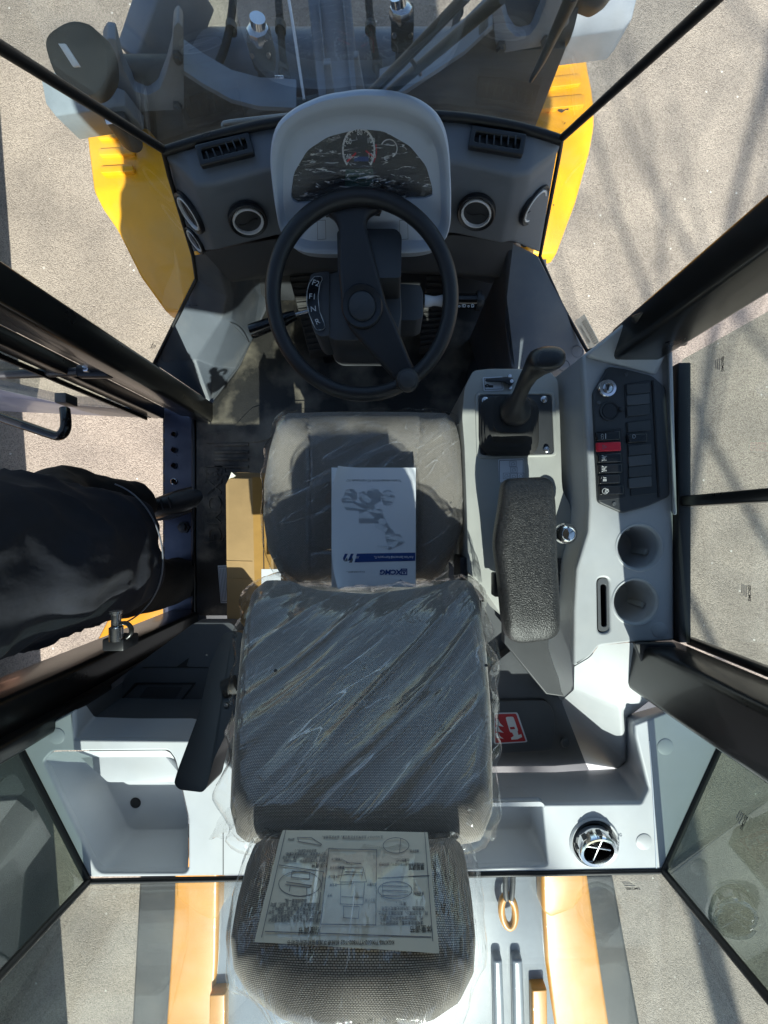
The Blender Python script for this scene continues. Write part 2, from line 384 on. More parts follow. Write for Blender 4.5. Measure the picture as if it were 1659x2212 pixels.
mat('cardboard', (0.40, 0.255, 0.115), 0.8, bump=(60, .12, .002), var=(16, .08))
mat('tape', (0.42, 0.24, 0.075), 0.16, bump=(40, .2, .002), var=(20, .08))
mat('paper', (0.74, 0.76, 0.80), 0.55, bump=(20, .05, .002))
mat('sheet_paper', (0.62, 0.61, 0.54), 0.75)
mat('ink_blue', (0.018, 0.055, 0.22), 0.5)
mat('ink_grey', (0.42, 0.45, 0.50), 0.6)
mat('ink_mid', (0.15, 0.16, 0.19), 0.6)
mat('ink_black', (0.02, 0.02, 0.025), 0.6)
mat('white_print', (0.80, 0.80, 0.80), 0.5)
mat('label_white', (0.66, 0.69, 0.74), 0.5)
mat('sign_red', (0.50, 0.025, 0.03), 0.45)
mat('switch_red', (0.72, 0.012, 0.035), 0.35)
mat('screen_green', (0.028, 0.075, 0.062), 0.3)
mat('gauge_dark', (0.012, 0.014, 0.017), 0.4)
mat('hood_grey', (0.20, 0.225, 0.25), 0.32, bump=(30, .04, .001), var=(4, .06), coat=.3)
mat('navy_knit', (0.011, 0.013, 0.021), 0.95, bump=(20, .35, .010), var=(30, .2))
mat('black_denim', (0.006, 0.006, 0.007), 0.9, bump=(26, .35, .010), var=(30, .25))
mat('shoe_leather', (0.010, 0.010, 0.010), 0.38, bump=(200, .2, .001))
mat('skin', (0.50, 0.28, 0.19), 0.55, bump=(300, .15, .0006))
mat('hair', (0.02, 0.014, 0.010), 0.7, bump=(300, .5, .002))
mat('bark', (0.09, 0.07, 0.055), 0.9, bump=(40, .6, .01), var=(12, .3))
mat('tyre', (0.020, 0.020, 0.020), 0.85, bump=(60, .3, .004), var=(10, .2), dust=(.15, .13, .1, 6, .3))
glass_mat('glass', (0.92, 0.965, 0.935), 1.0, dirt_haze=.03, ior=1.4)
glass_mat('windshield_glass', (0.87, 0.91, 0.91), 1.0, dirt_haze=.13, ior=1.28)  # pale haze raised to imitate sky reflected in the screen
mat('silver', (0.82, 0.83, 0.84), 0.3, 0)
mat('headliner', (0.17, 0.175, 0.18), 0.9)
glass_mat('corner_glass', (0.45, 0.52, 0.49), 1.0, dirt_haze=.04, ior=1.9)  # tint partly stands for tree shade on the ground behind
glass_mat('side_glass', (0.79, 0.84, 0.825), 1.0, dirt_haze=.09, ior=1.5)  # tint and haze partly stand for shaded ground outside
glass_mat('gauge_lens', (0.93, 0.93, 0.93), 1.0)
film_mat('seat_film', (7, 28, 14), 0.45, .02, rot=(0, 0, R(32)), ior=1.6, tint=.99, crease=((3.5, 22, 14), .009, .5, 3), uv=True)
film_mat('back_film', (3.2, 19, 17), 0.8, .02, rot=(0, 0, R(44)), ior=1.7, fine=.3, tint=.99, crease=((2.2, 16, 17), .010, .5, 3), uv=True)
film_mat('head_film', (26, 6, 14), 0.8, .03, ior=1.85, tint=.99, crease=((22, 3.5, 12), .012, .6, 3), uv=True)
film_mat('gauge_film', (24, 130, 50), .8, .006, ior=1.7, fine=.3, rough=.02, crease=((14, 85, 60), .032, 1.0, 3))
weave_mat('weave', (0.48, 0.435, 0.39), (0.032, 0.028, 0.024), 150)

def sticker_mat():
    m = bpy.data.materials.new('sticker_film'); m.use_nodes = True; t = m.node_tree; n = t.nodes; n.remove(n['Principled BSDF'])
    d = n.new('ShaderNodeBsdfDiffuse'); d.inputs[0].default_value = (.75, .74, .68, 1); r = n.new('ShaderNodeBsdfTranslucent'); r.inputs[0].default_value = (.75, .74, .68, 1)
    x = n.new('ShaderNodeMixShader'); x.inputs[0].default_value = .6
    t.links.new(d.outputs[0], x.inputs[1]); t.links.new(r.outputs[0], x.inputs[2]); tp = n.new('ShaderNodeBsdfTransparent'); y = n.new('ShaderNodeMixShader'); y.inputs[0].default_value = .55
    t.links.new(tp.outputs[0], y.inputs[1]); t.links.new(x.outputs[0], y.inputs[2]); t.links.new(y.outputs[0], n['Material Output'].inputs['Surface']); MATS['sticker_film'] = m
sticker_mat()
# ================================================================== the ground
def ground_mat():
    m = bpy.data.materials.new('asphalt'); m.use_nodes = True; t = m.node_tree; n = t.nodes; b = n['Principled BSDF']
    tc = n.new('ShaderNodeTexCoord')
    vo = n.new('ShaderNodeTexVoronoi'); vo.inputs['Scale'].default_value = 130; t.links.new(tc.outputs['Object'], vo.inputs['Vector'])
    bw = n.new('ShaderNodeRGBToBW'); t.links.new(vo.outputs['Color'], bw.inputs[0])
    rp = n.new('ShaderNodeValToRGB'); e = rp.color_ramp.elements
    e[0].position = 0.12; e[0].color = (.200, .168, .140, 1); e[1].position = 0.85; e[1].color = (.360, .312, .264, 1)
    e2 = e.new(.45); e2.color = (.288, .247, .209, 1)
    t.links.new(bw.outputs[0], rp.inputs[0])
    n1 = n.new('ShaderNodeTexNoise'); n1.inputs['Scale'].default_value = 2.2; n1.inputs['Detail'].default_value = 8; t.links.new(tc.outputs['Object'], n1.inputs['Vector'])
    r1 = n.new('ShaderNodeValToRGB'); r1.color_ramp.elements[0].position = .3; r1.color_ramp.elements[1].position = .72
    r1.color_ramp.elements[0].color = (.74, .73, .72, 1); r1.color_ramp.elements[1].color = (1.12, 1.10, 1.06, 1)
    t.links.new(n1.outputs['Fac'], r1.inputs[0])
    mx = n.new('ShaderNodeMixRGB'); mx.blend_type = 'MULTIPLY'; mx.inputs[0].default_value = 1
    t.links.new(rp.outputs[0], mx.inputs[1]); t.links.new(r1.outputs[0], mx.inputs[2])
    # hairline cracks
    v2 = n.new('ShaderNodeTexVoronoi'); v2.feature = 'DISTANCE_TO_EDGE'; v2.inputs['Scale'].default_value = .9
    nd = n.new('ShaderNodeTexNoise'); nd.inputs['Scale'].default_value = 3; nd.inputs['Detail'].default_value = 6; t.links.new(tc.outputs['Object'], nd.inputs['Vector'])
    ad = n.new('ShaderNodeMixRGB'); ad.inputs[0].default_value = .12; t.links.new(tc.outputs['Object'], ad.inputs[1]); t.links.new(nd.outputs['Color'], ad.inputs[2])
    t.links.new(ad.outputs[0], v2.inputs['Vector'])
    r2 = n.new('ShaderNodeValToRGB'); r2.color_ramp.elements[0].position = .0; r2.color_ramp.elements[1].position = .006
    r2.color_ramp.elements[0].color = (.45, .43, .40, 1); t.links.new(v2.outputs['Distance'], r2.inputs[0])
    m2 = n.new('ShaderNodeMixRGB'); m2.blend_type = 'MULTIPLY'; m2.inputs[0].default_value = .22
    t.links.new(mx.outputs[0], m2.inputs[1]); t.links.new(r2.outputs[0], m2.inputs[2])
    # stray pale chips
    v3 = n.new('ShaderNodeTexVoronoi'); v3.inputs['Scale'].default_value = 7; t.links.new(tc.outputs['Object'], v3.inputs['Vector'])
    r3 = n.new('ShaderNodeValToRGB'); r3.color_ramp.elements[0].position = .05; r3.color_ramp.elements[1].position = .07
    r3.color_ramp.elements[0].color = (1, 1, 1, 1); r3.color_ramp.elements[1].color = (0, 0, 0, 1); t.links.new(v3.outputs['Distance'], r3.inputs[0])
    m3 = n.new('ShaderNodeMixRGB'); m3.inputs[2].default_value = (.55, .52, .46, 1); t.links.new(r3.outputs[0], m3.inputs[0]); t.links.new(m2.outputs[0], m3.inputs[1])
    t.links.new(m3.outputs[0], b.inputs['Base Color']); b.inputs['Roughness'].default_value = .9
    bp = n.new('ShaderNodeBump'); bp.inputs['Strength'].default_value = .7; bp.inputs['Distance'].default_value = .006
    t.links.new(vo.outputs['Distance'], bp.inputs['Height']); bp.invert = True; t.links.new(bp.outputs[0], b.inputs['Normal'])
    MATS['asphalt'] = m; return m
ground_mat()
gv = []; gf = []; GN = 24
for j in range(GN + 1):
    for i in range(GN + 1):
        x = (i / GN - .5) * 2; y = (j / GN - .5) * 2
        x = math.copysign(abs(x) ** 2.2, x) * 150; y = math.copysign(abs(y) ** 2.2, y) * 150
        gv.append((x, y, 0.006 * noise.noise((x * .6, y * .6, 0)) - .006))
for j in range(GN):
    for i in range(GN): k = j * (GN + 1) + i; gf.append((k, k + 1, k + GN + 2, k + GN + 1))
tag(mk('ground', gv, gf, 'asphalt'), 'pale speckled asphalt yard around the loader', 'ground', kind='structure')

# ================================================================== the cab shell
cab = thing('loader_cab', 'glazed loader cab with black posts, dark floor and roof overhead', 'cab', P(800, 1100, 1.46))
fl = [P(560, 560, 1.46), P(1180, 560, 1.46), P(1190, 1400, 1.46), P(1190, 1560, 1.46), P(430, 1560, 1.46), P(415, 900, 1.46), P(455, 862, 1.46)]
prism('floor', fl, [p - Vector((0, 0, .05)) for p in fl], 'charcoal', cab)
bulk = [Vector((-.47, .80, Z(.95))), Vector((.34, .80, Z(.95))), Vector((.40, .84, Z(1.45))), Vector((-.55, .84, Z(1.45)))]
prism('bulkhead', bulk, [p + Vector((0, .05, 0)) for p in bulk], 'dark_plastic', cab)
# sill with punched holes and a toothed outer edge
so_ = []
y = 868.0
while y < 1352:
    so_ += [(356, y), (356, y + 17), (351.5, y + 17), (351.5, y + 26)]; y += 26
so_ += [(414, 1355), (414, 866)]
holes = [circ(376, 938 + 34 * i, 5.2, 16) for i in range(5)] + [circ(376, 1290, 5, 16)]
sill = pxplate('sill_plate', [so_] + holes, 1.49, 'sill_blue', cab, .006, .001)
for i in range(5):
    c = P(376, 938 + 34 * i, 1.488)
    lathe('hole_ring', [(.0095, 0), (.0125, 0), (.0125, .003), (.0105, .004), (.0095, .003)], 'steel' if i == 3 else 'sill_blue', sill, Matrix.Translation(c), 20, close=False)
pxprism('sill_step', [(352, 866), (414, 866), (414, 1355), (352, 1355)], 1.503, 1.60, 'frame_dark', cab)
pxprism('sill_edge', [(413, 862), (421, 862), (421, 1360), (413, 1360)], 1.45, 1.50, 'pillar_black', cab, .004)
bc = P(397, 1139, 1.488)
b_ = lathe('sill_bolt', [(.024, 0), (.024, .005), (.016, .006), (.016, .016), (.012, .018), (.001, .018)], 'frame_dark', cab, Matrix.Translation(bc), 6)
# lower steps outside the door
for k, (dz, xo) in enumerate(((1.83, -.80), (2.16, -.86), (2.49, -.90))):
    plate('step_tread', [rc([(xo - .17, -.34), (xo, -.34), (xo, .12), (xo - .17, .12)], .02)] + [circ(xo - .13 + .045 * i, -.28 + .06 * j, .012, 12) for i in range(3) for j in range(7)],
          'frame_dark', cab, Matrix.Translation((0, 0, Z(dz))), .02, .003)
for yy in (-.335, .115):
    pts = [Vector((-.78, yy, Z(1.6))), Vector((-.70, yy, Z(1.6))), Vector((-.86, yy, Z(2.55))), Vector((-1.05, yy, Z(2.55)))]
    prism('step_side', pts, [p + Vector((0, .012, 0)) for p in pts], 'frame_dark', cab)

def post(name, xs, ys, d0, d1, bevel=.012, lean=(0, 0)):
    lo = [Vector((xs[0], ys[0], Z(d1))), Vector((xs[1], ys[0], Z(d1))), Vector((xs[1], ys[1], Z(d1))), Vector((xs[0], ys[1], Z(d1)))]
    hi = [Vector((p.x + lean[0], p.y + lean[1], Z(d0))) for p in lo]
    return prism(name, hi, lo, 'pillar_black', cab, bevel)
pl1 = post('front_door_post', (-.735, -.676), (.380, .458), -.05, 1.46)
post('door_post_flange', (-.80, -.737), (.405, .452), -.05, 1.46, .005)
pl2 = post('rear_door_post', (-.86, -.735), (-.425, -.335), -.05, 1.50)
post('post_trim', (-.733, -.70), (-.436, -.40), -.05, 1.46, .008)
pr1 = post('right_front_post', (.452, .556), (.335, .402), -.05, .80)
pr2 = post('right_rear_post', (.503, .605), (-.356, -.247), -.05, .83, .014)
prism('right_post_foot', [P(1358, 684, .70), P(1479, 640, .66), P(1486, 738, .72), P(1443, 750, .745), P(1392, 728, .735)],
      [P(1358, 690, .78), P(1479, 650, .78), P(1486, 748, .78), P(1443, 750, .78), P(1392, 730, .78)], 'black_plastic', cab, .006)
# door striker on the rear post
st = lathe('door_striker', [(.013, 0), (.013, .028), (.010, .03), (.009, .03), (.009, .055), (.012, .056), (.012, .062), (.001, .062)], 'steel', cab,
           frame(P(251, 1384, .80), (1, 0, 0), (0, 0, -1)), 18)
box('striker_base', P(254, 1384, .81) + Vector((0, -.005, -.01)), (.045, .026, .05), 'black_plastic', st, .004)
rg = [P(268, 1362, .80) + Vector((.016 * math.cos(a), .016 * math.sin(a), 0)) for a in [i * .5 - 1.2 for i in range(9)]]
tube('striker_hook', rg, .0045, 'pillar_black', st)
# roof: unseen shell, liner greyed to cut bounce, front kept short for skylight
ro = rc([(-.90, -.50), (-.66, -.80), (.60, -.80), (.78, -.48), (.70, .36), (.50, .40), (-.62, .40), (-.90, .40)], .06)
plate('roof', [ro], 'headliner', cab, Matrix.Translation((0, 0, Z(-.18))), .11, .03)

def pane(name, pts, m='glass', th=.005, label=None):
    n = (pts[1] - pts[0]).cross(pts[2] - pts[0]).normalized() * th
    return prism(name, pts, [p + n for p in pts], m, cab)
# windscreen: curved, leaning back, five columns
wb = [P(352, 322, .742), P(430, 297, .738), P(510, 276, .734), P(590, 258, .73), P(780, 238, .726), P(964, 244, .73), P(1060, 257, .734), P(1149, 275, .738), P(1214, 298, .742)]
def lean(p, k=.60, dtop=-.05):
    return Vector((p.x * 1.0, p.y - (k * (p.z * -1 + Z(dtop))) * 1.0, Z(dtop)))
v = []; f = []
for p in wb: v += [p, lean(p)]
for p in wb: v += [p + Vector((0, .006, 0)), lean(p) + Vector((0, .006, 0))]
N = len(wb)
for s in (0, 2 * N):
    for i in range(N - 1): f.append((s + 2 * i, s + 2 * i + 2, s + 2 * i + 3, s + 2 * i + 1))
wsh = mk('windshield', v, f, 'windshield_glass', cab, smooth=60)
tube('windshield_seal', [p + Vector((0, -.003, -.002)) for p in wb], .008, 'seal', cab, 4)
def seal(a, b, r=.006, name='glass_seal'): return tube(name, [a, b], r, 'seal', cab, 4)
seal(wb[0], lean(wb[0]), .0075); seal(wb[-1], lean(wb[-1]), .0065)
def ruled(name, q, nsub=4):
    # bottom polyline q[0..5], top edge from q[7] to q[6]
    bot = q[:6]; L = [0]
    for a, b in zip(bot[:-1], bot[1:]): L.append(L[-1] + (b - a).length)
    v = []; f = []
    for b, l in zip(bot, L):
        t = q[7].lerp(q[6], l / L[-1])
        for k in range(nsub + 1): v.append(b.lerp(t, k / nsub))
    m = nsub + 1
    for i in range(len(bot) - 1):
        for k in range(nsub): f.append((i * m + k, (i + 1) * m + k, (i + 1) * m + k + 1, i * m + k + 1))
    return mk(name, v, f, 'glass', cab, smooth=80)
# left quarter glass (windscreen corner to the front door post), low bottom edge
lq = [P(352, 322, .742), P(366, 380, .80), P(417, 552, 1.02), P(424, 603, 1.12), P(333, 785, 1.30), Vector((-.735, .43, Z(1.42))), Vector((-.735, .43, Z(-.05))), lean(wb[0])]
ruled('left_quarter_glass', lq)
for a, b in zip(lq[:5], lq[1:6]): seal(a, b, .005)
rq = [P(1214, 298, .742), P(1207, 340, .80), P(1166, 555, 1.02), P(1213, 658, 1.08), P(1268, 758, 1.10), Vector((.50, .40, Z(.85))), Vector((.50, .40, Z(-.05))), lean(wb[-1])]
ruled('right_quarter_glass', rq)
for a, b in zip(rq[:5], rq[1:6]): seal(a, b, .0045)
# right side windows: two panes, post between, black frame
XR = .604
def rect_x(x, y0, y1, d0, d1): return [Vector((x, y0, Z(d1))), Vector((x, y1, Z(d1))), Vector((x, y1, Z(d0))), Vector((x, y0, Z(d0)))]
pane('right_front_window', rect_x(XR, .055, .34, -.05, .80), 'side_glass')
pane('right_rear_window', rect_x(XR + .012, -.25, .035, -.05, .80), 'side_glass')
post('window_divider', (XR - .012, XR + .026), (.034, .056), -.05, .80, .004)
post('window_channel', (XR + .007, XR + .022), (-.252, -.236), -.05, .80, .003)
box('window_sill_rail', (XR - .004, .042, Z(.797)), (.026, .575, .020), 'seal', cab, .003)
# rear and corner glass
rbl, rbr = P(191, 1904, .80), P(1433, 1882, .80)
cl, cr_ = P(38, 1607, .80), P(1567, 1588, .80)
def up(p, k=.10, ks=0.0): return Vector((p.x * (1 - ks), p.y + k * (p.z * -1 + Z(-.05)), Z(-.05)))
pane('rear_window', [rbl, rbr, up(rbr, .05), up(rbl, .09)], 'side_glass')
pane('rear_left_corner_glass', [cl, rbl, up(rbl, .09), up(cl, .02)], 'corner_glass')
pane('rear_right_corner_glass', [rbr, cr_, up(cr_, .02), up(rbr, .05)], 'corner_glass')
seal(rbl, up(rbl, .09), .0075); seal(rbr, up(rbr, .05), .0075)
seal(rbl, rbr, .005); seal(cl, rbl, .006); seal(rbr, cr_, .006)
seal(cl, up(cl, .02), .008); seal(cr_, up(cr_, .02), .008)
# unseen headers over the rear glass, added deep to keep sun off the wheel
for nm, a, b in (('rear_shade_header', up(rbl, .09), up(rbr, .05)), ('corner_shade_header', up(cl, .02), up(rbl, .09)), ('corner_shade_header', up(rbr, .05), up(cr_, .02))):
    o_ = (b - a).cross(Vector((0, 0, 1))).normalized() * .02
    q = [a - o_, b - o_, b + o_, a + o_]
    prism(nm, [Vector((p.x, p.y, Z(-.07))) for p in q], [Vector((p.x, p.y, Z(.14))) for p in q], 'pillar_black', cab, .008)
# etched glass marks
def logo(M, s, m, parent, name='maker_mark'):
    """square with an open triangle, then XCMG"""
    q = strokes(name, [[(-.5 * s, -.5 * s), (.5 * s, -.5 * s), (.5 * s, .5 * s), (-.5 * s, .5 * s), (-.5 * s, -.5 * s)],
                       [(-.32 * s, .25 * s), (.32 * s, .25 * s), (0, -.32 * s), (-.32 * s, .25 * s)]], s * .16, M, m, parent)
    text('maker_name', 'XCMG', s * 1.25, M @ Matrix.Translation((s * 2.55, 0, 0)), m, parent, bold=s * .03, xs=1.15)
    return q
def etched(p, xd, yd, s, parent):
    M = frame(p, xd, yd); logo(M, s, 'ink_black', parent)
    strokes('fine_print', [[(-.4 * s, -1.2 * s - .75 * k * s), (s * (3.4 - .5 * k), -1.2 * s - .75 * k * s)] for k in range(3)], s * .3, M, 'ink_mid', parent)
wn = (lean(wb[1]) - wb[1]).normalized()
etched(wb[1] + wn * .03 + Vector((.02, -.004, 0)), wb[2] - wb[1], wn, .0035, wsh)
etched(Vector((XR - .002, .30, Z(.70))), (0, -1, 0), (0, 0, 1), .0052, bpy.data.objects['right_front_window'])
etched(Vector((XR + .010, -.11, Z(.66))), (0, -1, 0), (0, 0, 1), .0052, bpy.data.objects['right_rear_window'])
etched(rbr + Vector((-.105, .012, .05)), (1, 0, 0), (0, .05, 1), .0052, bpy.data.objects['rear_window'])
etched(cr_.lerp(rbr, .35) + Vector((-.004, 0.004, .10)), (rbr - cr_), (0, 0, 1), .005, bpy.data.objects['rear_right_corner_glass'])
lm = lq[4].lerp(lq[3], .12) + Vector((.006, 0, .05))
etched(lm, lq[3] - lq[4], (0, 0, 1), .0045, bpy.data.objects['left_quarter_glass'])
# barcode sticker on the right quarter glass
qa = rq[4].lerp(rq[3], .25) + Vector((-.006, -.004, .045)); qd = (rq[3] - rq[4])
Mq = frame(qa, qd, (0, 0, 1))
bs = plate('barcode_sticker', [rc([(-.045, -.02), (.045, -.02), (.045, .028), (-.045, .028)], .004)], 'sticker_film', cab, Mq, .0008)
strokes('barcode', [[(-.035 + .0065 * i, .004), (-.035 + .0065 * i, .022)] for i in range(11)], .003, Mq, 'ink_mid', bs)
logo(Mq @ Matrix.Translation((-.02, -.01, 0)), .010, 'ink_black', bs)

# ================================================================== open door
door = thing('cab_door', 'black framed glass cab door swung wide open on the left', 'door', P(345, 900, 1.47))
hx, hy, ey = -.872, .398, .432
def dpt(t, d): return Vector((hx - t, hy + (ey - hy) * t / .72, Z(d)))
def dslab(name, pts, th, m, bevel=0.004):
    q = [dpt(t, d) for t, d in pts]; return prism(name, q, [p + Vector((0, th, 0)) for p in q], m, door, bevel)
dslab('hinge_stile', [(-.005, -.02), (-.005, 1.47), (.045, 1.47), (.045, -.02)], .045, 'pillar_black', .008)
dslab('latch_stile', [(.68, -.02), (.68, 1.47), (.73, 1.47), (.73, -.02)], .045, 'pillar_black', .008)
dslab('top_rail', [(.045, -.02), (.045, .05), (.68, .05), (.68, -.02)], .045, 'pillar_black', .008)
dslab('lower_panel', [(.045, 1.355), (.045, 1.47), (.68, 1.47), (.68, 1.12), (.40, 1.12), (.26, 1.33)], .035, 'sill_blue', .005)
dslab('door_glass', [(.045, .05), (.045, 1.355), (.26, 1.33), (.40, 1.12), (.68, 1.12), (.68, .05)], .005, 'glass', 0)
gh = [dpt(.30, 1.20) + Vector((0, 0, 0)), dpt(.30, 1.20) + Vector((0, -.075, 0.01)), dpt(.32, 1.19) + Vector((0, -.095, 0.01)), dpt(.40, 1.16) + Vector((0, -.095, .02)), dpt(.60, 1.02) + Vector((0, -.095, 0)), dpt(.66, .96) + Vector((0, -.09, 0)), dpt(.68, .95)]
gh = [P(140, 884, 1.16), P(143, 905, 1.15), P(142, 930, 1.145), P(128, 944, 1.14), P(108, 938, 1.135), P(50, 918, 1.12), P(0, 901, 1.10), P(-60, 878, 1.08), P(-66, 860, 1.08)]
g = tube('grab_handle', gh, .0135, 'black_gloss', door, 8)
box('handle_foot', P(143, 878, 1.17) + Vector((0, .02, 0)), (.035, .03, .045), 'dark_plastic', g, .003)
stay = tube('door_stay', [P(-80, 812, 1.0), P(60, 808, 1.02), P(205, 801, 1.05)], .0115, 'black_plastic', door, 6)
box('stay_bracket', P(205, 803, 1.04), (.09, .035, .025), 'black_plastic', stay, .008)
lathe('stay_bolt', [(.010, 0), (.010, .008), (.008, .009), (.001, .009)], 'steel', stay, Matrix.Translation(P(189, 797, 1.02)), 6)
seal2 = dslab('door_gasket', [(.05, .06), (.05, 1.45), (.058, 1.45), (.058, .06)], -.012, 'seal', 0)
# ================================================================== dashboard
dash = thing('dashboard', 'dark blue grey dashboard with air vents under the windscreen', 'dashboard', P(780, 560, 1.0))
cols = [
 ((352, 325, .745), (356, 343, .765), (362, 354, .785), (417, 548, 1.00)),
 ((400, 310, .743), (425, 402, .765), (428, 424, .790), (462, 543, .93)),
 ((440, 297, .742), (462, 399, .765), (465, 421, .790), (482, 538, .93)),
 ((590, 266, .738), (578, 366, .765), (578, 388, .790), (598, 510, .93)),
 ((964, 252, .738), (980, 350, .765), (980, 372, .790), (979, 505, .93)),
 ((1100, 273, .740), (1105, 380, .765), (1108, 402, .790), (1085, 527, .93)),
 ((1149, 282, .742), (1142, 375, .765), (1143, 397, .790), (1106, 522, .93)),
 ((1214, 302, .745), (1208, 325, .765), (1203, 337, .785), (1166, 550, 1.00))]
v = []; f = []
for c in cols:
    v += [P(*q) for q in c]; l = P(*c[3]); w = P(*c[0])
    v += [Vector((l.x * .97, .81, Z(1.0))), Vector((w.x * .97, .80, Z(.80)))]
K = 6
for i in range(len(cols) - 1):
    for k in range(K): f.append((i * K + k, i * K + (k + 1) % K, (i + 1) * K + (k + 1) % K, (i + 1) * K + k))
f += [list(range(K)), [(len(cols) - 1) * K + k for k in range(K)][::-1]]
body = mk('dash_body', v, f, 'dash_grey', dash, .008, 3, smooth=40)
# lower side panels by the feet
def strip(name, rows, m, bevel=.01, parent=dash, thick=.02):
    v = [P(*q) for r in rows for q in r]; n = len(rows[0]); f = []
    for k in range(len(rows) - 1):
        for i in range(n - 1): f.append((k * n + i, k * n + i + 1, (k + 1) * n + i + 1, (k + 1) * n + i))
    return mk(name, v, f, m, parent, bevel, 3, smooth=45)
lp = strip('left_foot_panel', [
 [(418, 552, 1.02), (424, 603, 1.12), (400, 645, 1.18), (333, 785, 1.30), (452, 866, 1.405)],
 [(462, 543, .96), (490, 640, 1.12), (478, 690, 1.19), (425, 775, 1.315), (455, 862, 1.41)],
 [(478, 545, .97), (505, 640, 1.15), (500, 690, 1.22), (460, 790, 1.36), (456, 861, 1.42)],
 [(520, 560, 1.10), (560, 640, 1.40), (545, 728, 1.445), (510, 795, 1.445), (459, 860, 1.445)],
 [(600, 575, 1.25), (590, 610, 1.45), (549, 726, 1.46), (514, 794, 1.46), (462, 859, 1.46)]], 'panel_grey', .006)
def disc(name, x, y, d, r, parent, m, lift=.0012, n=28, M=None):
    MM = M or Matrix.Translation(P(x, y, d))
    return lathe(name, [(r, -.002), (r, lift * .6), (r * .93, lift), (.0005, lift)], m, parent, MM, n)
def onpatch(a, b, c): return frame((a + b + c) / 3, b - a, c - a)
for (x, y, d) in ((418, 652, 1.185), (360, 777, 1.302)):
    fr_ = frame(P(x, y, d - .004), P(418, 652, 1.185) - P(360, 777, 1.302), (-1, 0, .25))
    lathe('cap_ring', [(.0145, 0), (.0155, .0008), (.0145, .0012), (.0135, .0004)], 'charcoal', lp, frame(P(x, y, d - .004), (1, 0, -.35), (0, 1, -.25)), 26, close=False)
tube('flap_outline', [P(*q) for q in ((468, 745, 1.315), (462, 757, 1.325), (440, 755, 1.315), (425, 738, 1.295), (428, 723, 1.285), (445, 716, 1.285), (465, 724, 1.30))], .0012, 'charcoal', lp, 2)
tube('panel_seam', [P(*q) for q in ((412, 625, 1.15), (450, 655, 1.17), (492, 690, 1.205), (520, 720, 1.30), (538, 740, 1.44))], .001, 'charcoal', lp, 2)
rp_ = pxprism('right_foot_panel', [(1100, 516, .945), (1166, 547, 1.0), (1213, 658, 1.08), (1268, 757, 1.12), (1255, 800, 1.14), (1104, 800, 1.13), (1092, 690, 1.10), (1090, 640, 1.06)], 1.1, 1.46, 'panel_grey', dash, .012)
lathe('cap_ring', [(.014, 0), (.015, .0008), (.014, .0012), (.013, .0004)], 'charcoal', rp_, frame(P(1170, 627, 1.055), (1, 0, -.1), (0, 1, -.3)), 26, close=False)
for (x, y, d) in ((1247, 760, 1.112), (1218, 790, 1.12)):
    lathe('cap_ring', [(.016, 0), (.017, .001), (.016, .0014), (.015, .0004)], 'charcoal', rp_, Matrix.Translation(P(x, y, d)), 26, close=False)
knee = strip('knee_panel', [[(440, 545, .95), (600, 515, .95), (780, 515, .95), (985, 508, .95), (1110, 525, .95)],
                            [(500, 610, 1.05), (610, 585, 1.06), (780, 580, 1.07), (985, 590, 1.06), (1090, 600, 1.05)],
                            [(560, 600, 1.30), (640, 592, 1.32), (780, 588, 1.34), (980, 596, 1.32), (1088, 620, 1.30)]], 'charcoal', .012)
# slotted demister vents on the deck
def deck_vent(cx, cy, ang, w, h, d):
    M = frame(P(cx, cy, d), (math.cos(R(ang)), math.sin(R(ang)), 0), (0, 1, .18))
    fr = plate('deck_vent', [rc([(-w / 2, -h / 2), (w / 2, -h / 2), (w / 2, h / 2), (-w / 2, h / 2)], .004),
                             rc([(-w * .41, -h * .23), (w * .41, -h * .23), (w * .41, h * .23), (-w * .41, h * .23)], .003)], 'black_plastic', dash, M, .012, .0025)
    box('vent_well', (0, 0, -.0125), (w * .86, h * .6, .004), 'seal', fr, 0, M)
    for i in range(6):
        box('vent_slat', (-w * .32 + w * .64 * i / 5, 0, -.006), (.0025, h * .44, .013), 'dark_plastic', fr, .0008, M @ Matrix.Rotation(R(8), 4, 'Z'))
    return fr
deck_vent(484, 321, 14, .107, .036, .736)
deck_vent(1075, 302, -9.5, .107, .036, .736)
# round vents
def round_vent(M, r):
    o = lathe('round_vent', [(r * 1.42, -.006), (r * 1.42, .003), (r * 1.34, .005), (r * 1.16, .001), (r * 1.14, -.004)], 'black_plastic', dash, M, 40, close=False)
    lathe('vent_ring', [(r * 1.13, -.004), (r * 1.13, .003), (r * 1.08, .0045), (r * 1.0, .004), (r * .97, -.002)], 'silver', o, M, 44, close=False)
    lathe('vent_disc', [(r * .98, -.006), (r * .98, -.002), (r * .3, .0005), (.0005, .001)], 'dark_plastic', o, M, 40)
    tube('vent_latch', [M @ Vector((r * .75 * (t - .5) * 2, r * (-.05 - .12 * math.sin(t * 6.0)), .001)) for t in [i / 12 for i in range(13)]], .0009, 'seal', o, 2)
    return o
fa, fb, fc = P(465, 421, .79), P(578, 388, .79), P(482, 538, .93)
def facem(x, y, a, b, c, lift=.002):
    n = (b - a).cross(c - a).normalized();
    if n.z < 0: n = -n
    p = onplane(x, y, a, n) + n * lift
    xd = (b - a).normalized(); return frame(p, xd, n.cross(xd))
round_vent(facem(533, 467, P(465, 421, .79), P(578, 388, .79), P(598, 510, .93), .012), .0297)
fa2, fb2, fc2 = P(980, 372, .79), P(1108, 402, .79), P(979, 505, .93)
round_vent(facem(1030, 455, fa2, fb2, fc2, .007), .0297)
ga, gb, gc = P(362, 354, .785), P(428, 424, .79), P(462, 543, .93)
